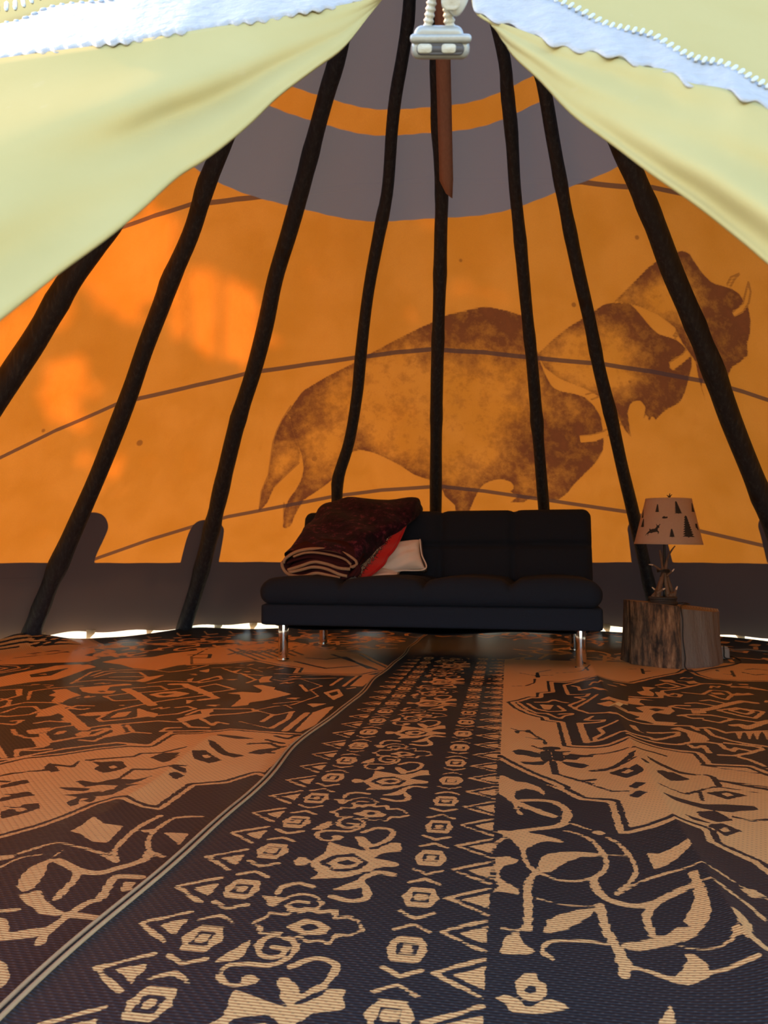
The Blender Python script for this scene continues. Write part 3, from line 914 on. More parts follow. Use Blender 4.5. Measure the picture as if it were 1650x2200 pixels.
# canvas peg loops at the hem
for u, v in [(545, 1344), (325, 1352), (200, 1352), (1300, 1342), (1590, 1372), (90, 1366), (470, 1346), (1495, 1362)]:
    phi, l = cone_pl(on_cone(u, v))
    q = cone_pt(phi, L_HEM + 0.004, -0.008)
    out = np.array([math.sin(phi), math.cos(phi), 0])
    side = np.array([math.cos(phi), -math.sin(phi), 0])
    a = [q + side * w + np.array([0, 0, h]) + out * o for w, h, o in ((-0.034, 0.03, 0.004), (0.034, 0.03, 0.004), (0.028, -0.005, 0.014), (0.012, -0.036, 0.05), (-0.012, -0.036, 0.05), (-0.028, -0.005, 0.014))]
    o = link('peg_tab', mesh_from('peg_tab', a, [(0, 1, 2, 5), (5, 2, 3, 4)]), M['hem'], wall_back)
    md = o.modifiers.new('thick', 'SOLIDIFY'); md.thickness = 0.005

# ------------------------------------------------------------------ the two woven rugs
TH = math.radians(9.6)
CT, ST = math.cos(TH), math.sin(TH)
def to_st(x, y): return x * CT - y * ST, x * ST + y * CT
def to_xy(s, t): return s * CT + t * ST, -s * ST + t * CT
TILES = dict(A=(0, 1350, 3.6667), B=(400, 1350, 3.6667), C=(1050, 1400, 5.5), D=(1350, 1400, 5.5), E=(0, 1560, 4.125),
             F=(1000, 1650, 2.538), G=(0, 1750, 2.0), H=(500, 1750, 2.0), L=(0, 1380, 2.0), P=(0, 0, 1.0))
def st_of(tile, pts):
    x0, y0, k = TILES[tile]
    out = []
    for a, b in pts:
        p = on_floor(x0 + a / k, max(y0 + b / k, 1340))
        out.append(to_st(p[0], p[1]))
    return np.array(out)
WK = dict(A=0.72, B=0.72, C=0.6, D=0.7, E=0.8, F=0.68, G=0.75, H=0.7, L=0.7, P=1.0)
class Painter:
    def __init__(self, Q):
        self.Q = Q
        self.F = np.full(len(Q), -0.03)
    def sel(self, pts, pad):
        lo, hi = pts.min(0) - pad, pts.max(0) + pad
        Q = self.Q
        return np.nonzero((Q[:, 0] > lo[0]) & (Q[:, 0] < hi[0]) & (Q[:, 1] > lo[1]) & (Q[:, 1] < hi[1]))[0]
    def add(self, m, inside, tan):
        if tan: self.F[m] = np.maximum(self.F[m], inside)
        else: self.F[m] = np.minimum(self.F[m], -inside)
    def stroke(self, pts, w, tan=True):
        pts = np.asarray(pts, float)
        m = self.sel(pts, w + 0.03)
        if len(m): self.add(m, w / 2 - sd_polyline(self.Q[m], pts), tan)
    def poly(self, pts, tan=True):
        pts = np.asarray(pts, float)
        m = self.sel(pts, 0.03)
        if len(m): self.add(m, -sd_poly(self.Q[m], pts), tan)
    def ring(self, pts, d0, d1, tan=True):
        pts = np.asarray(pts, float)
        m = self.sel(pts, 0.03)
        if len(m):
            d = -sd_poly(self.Q[m], pts)
            self.add(m, np.minimum(d - d0, d1 - d), tan)
    # shorthands for traced shapes
    def S(self, tile, w, pts, tan=True):
        w *= WK[tile]
        self.stroke(smooth_curve(st_of(tile, pts), max(len(pts) * 4, 6)) if len(pts) > 2 else st_of(tile, pts), w, tan)
    def Z(self, tile, w, pts, tan=True): self.stroke(st_of(tile, pts), w * WK[tile], tan)
    def G(self, tile, pts, tan=True): self.poly(st_of(tile, pts), tan)

def filler(p, seed, sr, tr, n):
    rng = np.random.default_rng(seed)
    for k in range(n):
        c = np.array([rng.uniform(*sr), rng.uniform(*tr)])
        m = p.sel(c[None, :], 0.034)
        if len(m) < 4 or p.F[m].max() > -0.006: continue
        w = rng.uniform(0.018, 0.034); h = rng.uniform(0.015, 0.028); g = rng.choice((-1, 1))
        kind = rng.integers(3)
        if kind == 0: p.stroke([c + (-w, -h), c + (-w * 0.3, h), c + (w * 0.3, -h * 0.4), c + (w, h)], 0.011)
        elif kind == 1: p.poly([c + (-w, 0), c + (-w * 0.3, h * 0.5), c + (w, h * 0.8), c + (w * 0.4, 0), c + (w * 0.8, -h * 0.7), c + (-w * 0.2, -h * 0.4)])
        else: p.stroke([c + (-w * 1.4, g * h), c + (w * 0.2, g * h), c + (w * 0.9, -g * h), c + (0, -g * h * 0.6)], 0.010)

def border_strip(p, t0, t1, s_shift=0.0):
    """the long border: pointed triangles, hexagons between brackets, lotus and eye scrolls"""
    X = lambda a: np.array(a, float) + np.array([s_shift, 0])
    k = math.floor((t0 - 0.793) / 0.118)
    while 0.793 + k * 0.118 < t1:
        t = 0.793 + k * 0.118; k += 1
        p.stroke(X([(-0.472, t + 0.044), (-0.530, t), (-0.472, t - 0.044)]), 0.0085)
        p.poly(X([(-0.503, t), (-0.467, t + 0.025), (-0.467, t - 0.025)]))
    k = math.floor((t0 - 0.868) / 0.106)
    while 0.868 + k * 0.106 < t1:
        t = 0.868 + k * 0.106; k += 1
        p.stroke(X([(-0.038, t + 0.044), (-0.101, t), (-0.038, t - 0.044)]), 0.008)
        p.poly(X([(-0.078, t), (-0.036, t + 0.026), (-0.036, t - 0.026)]))
    for sc_, ph in ((-0.425, 0.850), (-0.142, 0.873)):
        k = math.floor((t0 - ph) / 0.154)
        while ph + k * 0.154 < t1:
            t = ph + k * 0.154; k += 1
            p.poly(X([(sc_ - 0.029, t), (sc_ - 0.018, t + 0.034), (sc_ + 0.018, t + 0.034), (sc_ + 0.029, t), (sc_ + 0.018, t - 0.034), (sc_ - 0.018, t - 0.034)]))
            p.ring(X([(sc_ - 0.013, t - 0.017), (sc_ + 0.013, t - 0.017), (sc_ + 0.013, t + 0.017), (sc_ - 0.013, t + 0.017)]), -0.001, 0.0055, False)
            for g in (1, -1):
                p.stroke(X([(sc_ - 0.026, t + g * 0.049), (sc_, t + g * 0.067), (sc_ + 0.026, t + g * 0.049)]), 0.0085)
    G = []
    def s_(tile, w, pts): G.append(('s', w * 0.55, smooth_curve(st_of(tile, pts), len(pts) * 5)))
    def g_(tile, pts, tan=True): G.append(('g', tan, st_of(tile, pts)))
    # lotus
    lot = [(1085,500),(1150,470),(1160,455),(1230,465),(1250,440),(1290,455),(1320,430),(1370,450),(1440,440),(1440,475),(1500,470),(1540,490),(1560,530),(1500,550),(1450,545),(1410,590),(1380,570),(1320,580),(1290,555),(1230,570),(1180,545),(1110,545),(1120,515),(1085,500)]
    G.append(('s', 0.0075, st_of('G', lot)))
    g_('G', [(1215,515),(1260,500),(1310,475),(1380,490),(1425,520),(1400,545),(1330,548),(1270,535)])
    g_('G', [(1290,512),(1340,497),(1372,517),(1320,532)], False)
    s_('G', 0.019, [(1345,338),(1280,325),(1215,342),(1190,372)])
    s_('G', 0.014, [(1140,382),(1170,420),(1230,388),(1300,372),(1360,385),(1383,415),(1345,435),(1270,440),(1235,420),(1275,405),(1325,410)])
    g_('G', [(1130,370),(1160,385),(1200,380),(1190,410),(1165,430)])
    s_('G', 0.016, [(1240,560),(1272,600),(1240,650),(1160,685),(1060,680),(975,690),(945,728),(965,768),(1030,778),(1075,752)])
    g_('G', [(1040,730),(1090,725),(1115,745),(1085,775),(1045,770)])
    g_('G', [(920,672),(985,625),(1075,575),(1060,625),(1035,655),(990,668)])
    s_('G', 0.018, [(1200,545),(1130,572),(1110,622),(1150,650),(1205,642),(1222,615),(1175,605)])
    # eye
    g_('H', [(330,230),(395,195),(412,145),(480,162),(560,180),(620,172),(680,145),(722,145),(728,182),(650,190),(600,212),(660,222),(715,235),(712,252),(640,252),(560,275),(480,300),(400,302),(330,306),(370,280),(340,252)])
    g_('H', [(370,235),(430,202),(520,192),(585,230),(540,265),(440,275)], False)
    g_('H', [(402,235),(450,212),(520,208),(562,230),(520,256),(440,260)])
    g_('H', [(448,235),(490,220),(532,232),(490,247)], False)
    g_('H', [(258,232),(280,212),(315,214),(345,232),(310,246),(275,248)])
    s_('H', 0.020, [(560,100),(625,82),(688,95),(672,128),(630,150),(575,165)])
    g_('H', [(525,120),(560,120),(600,150),(580,180),(545,160)])
    s_('H', 0.024, [(425,380),(500,400),(570,390),(575,350),(550,310),(620,275),(690,285)])
    g_('H', [(425,350),(520,315),(555,300),(545,345),(480,352)])
    kk = math.floor((t0 - 1.0) / 0.478) - 1
    while 1.0 + kk * 0.478 < t1 + 0.5:
        sh = np.array([s_shift, kk * 0.478])
        for q in G:
            if q[0] == 's': p.stroke(q[2] + sh, q[1])
            else: p.poly(q[2] + sh, q[1])
        kk += 1

def far_border(p, tc, s0, s1):
    """the border that crosses at the far end, seen edge-on under the sofa and along the wall"""
    rng = np.random.default_rng(5)
    s = s0
    while s < s1:
        p.stroke([(s, tc(s) - 0.06), (s + 0.05, tc(s) - 0.12), (s + 0.1, tc(s) - 0.06)], 0.018)
        p.poly([(s + 0.03, tc(s) - 0.2), (s + 0.07, tc(s) - 0.16), (s + 0.11, tc(s) - 0.2), (s + 0.07, tc(s) - 0.24)])
        if rng.random() < 0.8:
            a = rng.uniform(0, 6)
            cs = np.array([s + 0.07, tc(s) - 0.40])
            pts = [cs + (0.03 + 0.017 * i) * np.array([math.cos(a + i * 0.8), 1.3 * math.sin(a + i * 0.8)]) for i in range(7)]
            p.stroke(smooth_curve(pts, 24), 0.028)
        p.stroke([(s, tc(s) - 0.58), (s + 0.05, tc(s) - 0.64), (s + 0.1, tc(s) - 0.58)], 0.018)
        s += 0.145

def rug_right_pattern(Q0):
    # the design is symmetric about the middle of the rug
    Q = Q0.copy(); Q[:, 0] = np.where(Q[:, 0] > 1.14, 2.28 - Q[:, 0], Q[:, 0])
    p = Painter(Q)
    S, Z, G = p.S, p.Z, p.G
    # field of tan ground, its lower outline drawn from the picture
    fld = np.vstack([[(-0.25, 5.0)], [(-0.25, 2.3)], [(-0.12, 2.13)], st_of('C', [(60,1290),(250,1400),(480,1520),(700,1615),(830,1680)]), st_of('F', [(420,118),(520,160),(620,215),(780,235),(830,402),(900,407),(1150,380),(1290,402),(1320,470),(1560,562),(1650,630),(1850,760)]), [(2.6, 0.9)], [(2.6, 5.0)]])
    p.poly(fld)
    p.ring(fld, 0.014, 0.026, False)
    med = np.vstack([st_of('C', [(205,625),(320,605),(470,560),(555,565),(560,515),(700,500),(680,380),(900,392),(1190,366),(1650,400)]),
                     st_of('D', [(250,332),(420,298),(560,272),(640,226),(690,238),(740,232),(850,300),(1000,345),(1300,366),(1800,372)]), [(2.6, 4.2)], [(2.6, 2.0)],
                     st_of('D', [(1800,1600),(1650,1530),(1400,1420),(880,1402),(830,1330),(760,1250),(400,1212),(200,1182),(20,1152)]),
                     st_of('C', [(1650,1152),(1450,1192),(1250,1200),(990,1182),(870,1165),(800,882),(620,857),(605,822),(510,800),(420,770),(290,700)])])
    p.poly(med, False)
    p.ring(med, 0.012, 0.028)
    w = 0.022
    for pts in [[(890,430),(940,540),(1190,550),(1150,580),(1020,575),(1140,610),(960,665)], [(890,430),(1110,395),(1240,400)], [(980,440),(1060,460),(1080,500),(1240,490),(1340,540),(1400,555)],
                [(350,635),(470,720),(570,765),(690,770),(800,820),(850,830),(900,800),(990,785),(980,770),(830,780)], [(460,645),(560,710),(700,745),(850,745),(900,735),(820,675)],
                [(550,630),(690,630),(770,600),(830,620),(930,640)], [(1010,715),(1280,580)], [(960,670),(1130,610)], [(1020,720),(1180,780),(1410,805),(1500,840),(1650,890)],
                [(1230,820),(1140,860),(1370,880),(1350,895),(1060,895)], [(1140,1120),(1300,1110),(1480,1060),(1560,1045),(1650,1060)], [(1520,920),(1300,965),(1360,1025),(1250,1075),(1265,1100)], [(960,680),(1030,715)]]:
        Z('C', w, pts)
    Z('C', 0.034, [(1075,895),(1105,980),(1160,1120)])
    G('C', [(600,655),(770,665),(720,725),(650,715)])
    G('C', [(1270,680),(1420,690),(1650,775),(1650,805),(1400,740)])
    G('C', [(1300,640),(1450,640),(1650,650),(1650,690),(1450,685)])
    for pts in [[(340,520),(390,590),(400,500),(560,480),(880,405)], [(390,590),(20,585)], [(380,365),(560,400),(740,440),(880,405),(1100,410),(1210,435),(1650,490)], [(330,430),(450,400),(600,440),(480,465),(360,450)],
                [(400,520),(480,570),(600,580),(620,550),(540,535),(500,550)], [(640,520),(880,545),(980,485),(1160,500),(1230,550),(1160,615),(1060,590),(970,550)], [(860,630),(960,620),(1180,670)],
                [(490,695),(580,685),(720,690)], [(500,700),(700,730),(950,725)], [(680,660),(800,655),(1040,695)], [(1060,745),(1280,715),(1600,760),(1500,835),(1350,810),(1060,745)], [(1200,745),(1320,725),(1480,760),(1400,790),(1200,745)],
                [(590,800),(720,790),(960,795),(1240,840),(1080,880),(900,850)], [(660,805),(760,830),(870,830)], [(1240,840),(1540,880),(1650,860)], [(0,890),(180,905),(400,905),(740,915),(820,965)],
                [(820,940),(960,935),(1080,970),(1150,1000)], [(590,990),(580,1030),(300,1095),(260,1070),(0,1065)], [(240,1010),(580,990)], [(0,1090),(300,1125),(600,1140),(760,1110),(940,1110),(1060,1130)],
                [(920,960),(1000,1030),(1200,1090),(1400,1130),(1650,1165)], [(730,1150),(780,1180),(890,1155),(960,1240)], [(1080,1130),(1150,1190),(1240,1220),(1270,1180),(1450,1220)],
                [(1150,1120),(1540,1170),(1590,1195),(1450,1240),(1250,1275),(1080,1265)], [(1310,1290),(1450,1330),(1600,1395)], [(590,370),(700,380),(830,400)], [(1220,450),(1400,440),(1600,480)]]:
        Z('D', w, pts)
    Z('D', 0.045, [(900,740),(1000,720),(1230,660),(1350,635),(1500,655)])
    Z('D', 0.04, [(1240,910),(1330,905),(1400,945),(1540,900),(1700,860)])
    for pts in [[(1220,550),(1280,520),(1350,530),(1420,520),(1500,545),(1270,560)], [(960,520),(1100,520),(1150,550),(1020,545)], [(740,740),(900,740),(930,775),(760,780)], [(160,450),(330,460),(240,490),(300,530),(300,575),(160,560),(100,520),(190,500)],
                [(0,600),(110,600),(320,625),(150,620),(130,650),(210,690),(0,680)], [(80,720),(200,695),(370,700),(500,710),(550,750),(480,790),(330,770),(270,810),(330,870),(440,870),(580,880),(520,905),(340,905),(200,870),(70,860),(140,830),(0,800),(0,775),(200,775)],
                [(480,950),(600,930),(690,960),(800,990),(900,1030),(970,1085),(890,1105),(740,1105),(690,1000),(560,960)], [(0,950),(90,950),(140,1010),(250,1040),(60,1000)], [(680,380),(780,370),(830,400),(720,410)], [(370,360),(520,360),(560,390),(420,385)],
                [(1140,420),(1230,405),(1200,440)]]:
        G('D', pts)
    G('D', [(240,730),(320,718),(430,735),(330,757)], False)
    Z('D', w, [(1150,1000),(1250,990),(1700,975)])
    for x in (1310, 1430, 1520, 1640): G('D', [(x - 50, 990), (x + 50, 985), (x + 5, 1085)])
    # dark figures on the tan field
    Z('C', 0.05, [(690,1190),(790,1190)], False)
    Z('C', 0.030, [(740,1180),(760,1370),(790,1510)], False)
    G('C', [(718,1238),(788,1238),(795,1350),(725,1350)])
    Z('C', 0.05, [(670,1245),(690,1330)], False); Z('C', 0.05, [(810,1245),(830,1330)], False)
    for pts in [[(270,1225),(360,1205),(500,1225),(620,1260),(630,1295),(560,1305),(440,1280),(330,1265)], [(880,1295),(960,1260),(1100,1275),(1240,1290),(1220,1310),(1080,1310),(1030,1340),(930,1330)],
                [(360,1350),(500,1360),(720,1345),(650,1385),(640,1400),(540,1400),(430,1385)], [(830,1350),(1000,1370),(1120,1390),(1190,1420),(1100,1450),(960,1420)], [(1150,1480),(1350,1480),(1500,1430),(1650,1340),(1650,1400),(1520,1470),(1380,1498),(1220,1498)],
                [(1420,1530),(1560,1515),(1650,1500),(1650,1580),(1560,1585)], [(300,990),(360,985),(365,1015),(330,1020)], [(440,970),(495,970),(490,1005),(445,1005)], [(555,285),(590,285),(610,345),(555,345)]]:
        G('C', pts, False)
    for pts in [[(520,1165),(690,1222)], [(950,1230),(800,1240)], [(790,1510),(1000,1580),(1240,1650)], [(1130,1612),(1260,1600)], [(260,955),(330,975),(400,985),(480,990),(550,1040),(660,1100),(670,1140)], [(450,1065),(600,1080)],
                [(360,290),(560,325),(800,320)], [(545,360),(540,400),(440,432),(280,435)], [(600,280),(740,255)], [(1200,1280),(1450,1270),(1650,1250)], [(800,295),(1100,290),(1200,240)], [(1140,250),(1180,300)]]:
        Z('C', 0.017, pts, False)
    for pts in [[(220,1350),(420,1430),(600,1500),(800,1525),(930,1518),(800,1542),(600,1532),(400,1462),(260,1402)], [(150,1420),(200,1425),(270,1465),(200,1470)], [(330,1545),(420,1520),(560,1560),(640,1580),(740,1600),(640,1625),(520,1600),(400,1590)], [(0,1320),(90,1310),(60,1380),(0,1400)], [(0,1500),(100,1470),(190,1560),(100,1600),(0,1590)]]:
        G('D', pts, False)
    G('D', [(430,1560),(500,1555),(580,1580),(500,1592)])
    for pts in [[(930,1530),(1000,1550),(1070,1660)], [(1040,1590),(1300,1640),(1650,1700)], [(60,1262),(300,1270),(440,1300)], [(160,230),(180,290)], [(180,262),(260,258)], [(1340,270),(1500,302),(1650,290)], [(1130,290),(1240,300)], [(1220,255),(1255,320)], [(1380,245),(1500,235),(1650,250)], [(20,235),(90,235)], [(1040,245),(1060,258)], [(1420,190),(1560,180),(1650,200)]]:
        Z('D', 0.02, pts, False)
    for pts in [[(780,70),(870,50),(960,75),(975,95),(880,110)], [(890,160),(930,140),(990,160),(930,178)], [(885,210),(940,190),(1000,210),(940,228)], [(1040,85),(1130,70),(1230,105),(1120,130)], [(1310,180),(1420,160),(1540,185),(1430,212)], [(1050,215),(1150,230),(1300,250),(1420,240),(1580,245),(1600,265),(1450,285),(1300,275),(1150,255)],
                [(1260,300),(1360,280),(1460,330),(1380,350),(1290,330)], [(1320,370),(1400,350),(1510,390),(1420,425)], [(1180,325),(1280,340),(1360,362),(1240,352)]]:
        G('F', pts, False)
    G('F', [(850,75),(890,62),(920,78),(880,88)]); G('F', [(1390,182),(1430,172),(1470,188),(1430,196)]); G('F', [(1385,385),(1420,372),(1450,390),(1410,402)])
    for pts in [[(490,0),(485,60),(560,85),(680,130),(800,175),(890,185)], [(630,105),(710,102)], [(690,48),(800,42),(930,5)], [(1060,170),(1200,200),(1330,150),(1380,140),(1600,170)], [(1380,100),(1500,115),(1650,135)], [(1290,10),(1420,30),(1650,60)], [(1280,180),(1295,230)], [(1460,310),(1560,330),(1650,320)], [(1250,155),(1370,165)]]:
        Z('F', 0.012, pts, False)
    # near vine
    G('F', [(170,60),(215,70),(275,105),(330,110),(400,135),(435,165),(430,185),(390,160),(330,145),(275,160),(265,185),(290,215),(350,240),(430,270),(505,300),(490,312),(420,292),(330,258),(280,238),(240,212),(165,155),(165,100)])
    G('F', [(258,230),(278,225),(300,270),(322,297),(290,285),(268,258)])
    S('F', 0.024, [(310,210),(400,210),(480,222),(540,258),(552,302),(525,345),(460,360),(370,367),(280,378)])
    S('F', 0.024, [(485,225),(545,258),(560,300),(535,340)])
    S('F', 0.0135, [(530,375),(600,390),(680,425),(735,480),(768,540),(757,590),(700,632),(600,650),(500,642),(420,612),(360,580),(325,530),(312,470)])
    G('F', [(300,380),(360,385),(430,400),(540,432),(530,442),(450,430),(390,440),(350,462),(310,472),(280,452),(250,420),(200,392),(130,372),(200,370)])
    G('F', [(440,500),(520,490),(620,490),(735,503),(720,517),(630,517),(560,542),(500,577),(460,602),(410,597),(395,560),(410,525)])
    S('F', 0.010, [(580,340),(650,365),(710,385),(760,397)])
    G('F', [(680,390),(730,378),(770,395),(740,408)])
    S('F', 0.012, [(775,420),(830,450),(880,500),(920,560),(930,610),(900,655),(860,690),(825,725)])
    Z('F', 0.009, [(790,513),(880,522)])
    S('F', 0.019, [(385,605),(352,640),(338,700),(342,780),(342,860),(335,920)])
    Z('F', 0.009, [(205,915),(260,930),(325,922)])
    G('F', [(220,952),(290,937),(305,965),(320,1000),(390,1037),(350,1055),(260,1062),(190,1057),(195,1010),(210,972)])
    G('F', [(108,548),(160,515),(240,513),(292,535),(270,556),(212,562),(187,592),(192,640),(240,668),(290,698),(297,727),(240,717),(180,707),(112,722),(140,700),(188,682),(158,640),(128,590)])
    S('F', 0.013, [(143,495),(160,445),(215,410)])
    S('F', 0.008, [(385,745),(480,772),(580,787),(700,790)])
    S('F', 0.020, [(735,785),(748,850),(772,930),(808,990),(838,1050),(858,1110),(868,1175)])
    G('F', [(800,1008),(870,1038),(900,1100),(932,1140),(900,1152),(870,1192),(840,1182),(850,1150),(820,1100)])
    G('F', [(430,932),(445,870),(500,840),(600,815),(702,803),(690,840),(640,872),(560,917),(480,932),(435,947)])
    S('F', 0.013, [(765,1002),(680,988),(560,983),(470,985),(430,1012),(428,1050),(480,1090)])
    S('F', 0.022, [(700,640),(712,690),(760,742),(850,777),(950,790),(1050,770),(1150,735),(1230,715)])
    S('F', 0.018, [(1040,780),(1000,820),(988,860),(1005,912),(1022,952)])
    G('F', [(990,515),(1060,527),(1130,512),(1222,488),(1235,520),(1180,555),(1100,590),(1030,602),(1010,560)])
    S('F', 0.010, [(830,722),(900,682),(1000,647),(1120,627),(1240,620),(1310,622),(1400,660),(1500,712),(1600,750),(1700,790)])
    G('F', [(1212,648),(1265,648),(1290,700),(1322,770),(1342,850),(1332,910),(1280,952),(1220,922),(1188,890),(1220,850),(1250,790),(1245,720)])
    G('F', [(848,998),(950,985),(1050,970),(1120,940),(1170,918),(1250,930),(1302,935),(1270,972),(1180,1002),(1080,1022),(950,1042),(880,1032)])
    S('F', 0.014, [(915,1130),(1000,1152),(1100,1192),(1200,1222),(1290,1202),(1340,1182),(1450,1175),(1600,1150)])
    G('F', [(1180,1150),(1210,1112),(1195,1068),(1240,1068),(1300,1110),(1342,1172),(1300,1212),(1210,1242),(1130,1202)])
    S('F', 0.010, [(1170,1025),(1270,1050),(1380,1057),(1440,1042),(1490,1010)])
    S('F', 0.022, [(1480,985),(1560,1042),(1640,1100)])
    G('F', [(1448,868),(1500,890),(1550,940),(1578,992),(1550,1012),(1500,970)])
    S('F', 0.012, [(1310,703),(1370,720),(1450,770),(1550,830),(1640,910)])
    G('F', [(1500,730),(1580,722),(1640,760),(1560,775)])
    G('F', [(270,1215),(310,1165),(390,1163),(402,1205),(442,1225),(442,1280),(410,1320),(340,1322),(290,1290)])
    G('F', [(318,1255),(340,1232),(380,1235),(395,1260),(365,1280),(330,1275)], False)
    G('F', [(148,1302),(220,1278),(300,1310),(340,1358),(400,1320),(460,1303),(540,1330),(582,1360),(480,1375),(380,1392),(250,1382),(230,1340)])
    G('F', [(1080,1390),(1120,1350),(1150,1400),(1140,1450),(1060,1450)])
    filler(p, 21, (0.25, 1.9), (2.0, 3.55), 420)
    # the plain dark strip left of the field and the border itself
    m = np.nonzero(Q[:, 0] < -0.022)[0]
    tt = Q[m, 1]
    p.F[m] = np.minimum(p.F[m], np.maximum(Q[m, 0] + 0.030, -0.03))
    border_strip(p, 0.3, 5.3)
    # far end
    Q = p.Q = Q0
    far = lambda s: far_edge(s) - 0.02
    m = np.nonzero(Q[:, 1] > 3.95)[0]
    p.F[m] = np.minimum(p.F[m], np.maximum(3.97 - Q[m, 1], -0.03))
    far_border(p, far, -0.5, 2.3)
    rng = np.random.default_rng(12)
    for k in range(70):
        s = rng.uniform(0.0, 2.3); t = rng.uniform(4.02, far_edge(s) - 0.65) if far_edge(s) > 4.75 else 9
        a = rng.uniform(0, 6)
        pts = [np.array([s, t]) + rng.uniform(0.05, 0.12) * np.array([math.cos(a + i), 1.2 * math.sin(a + i)]) for i in range(4)]
        p.stroke(smooth_curve(pts, 16), 0.022)
    return p.F

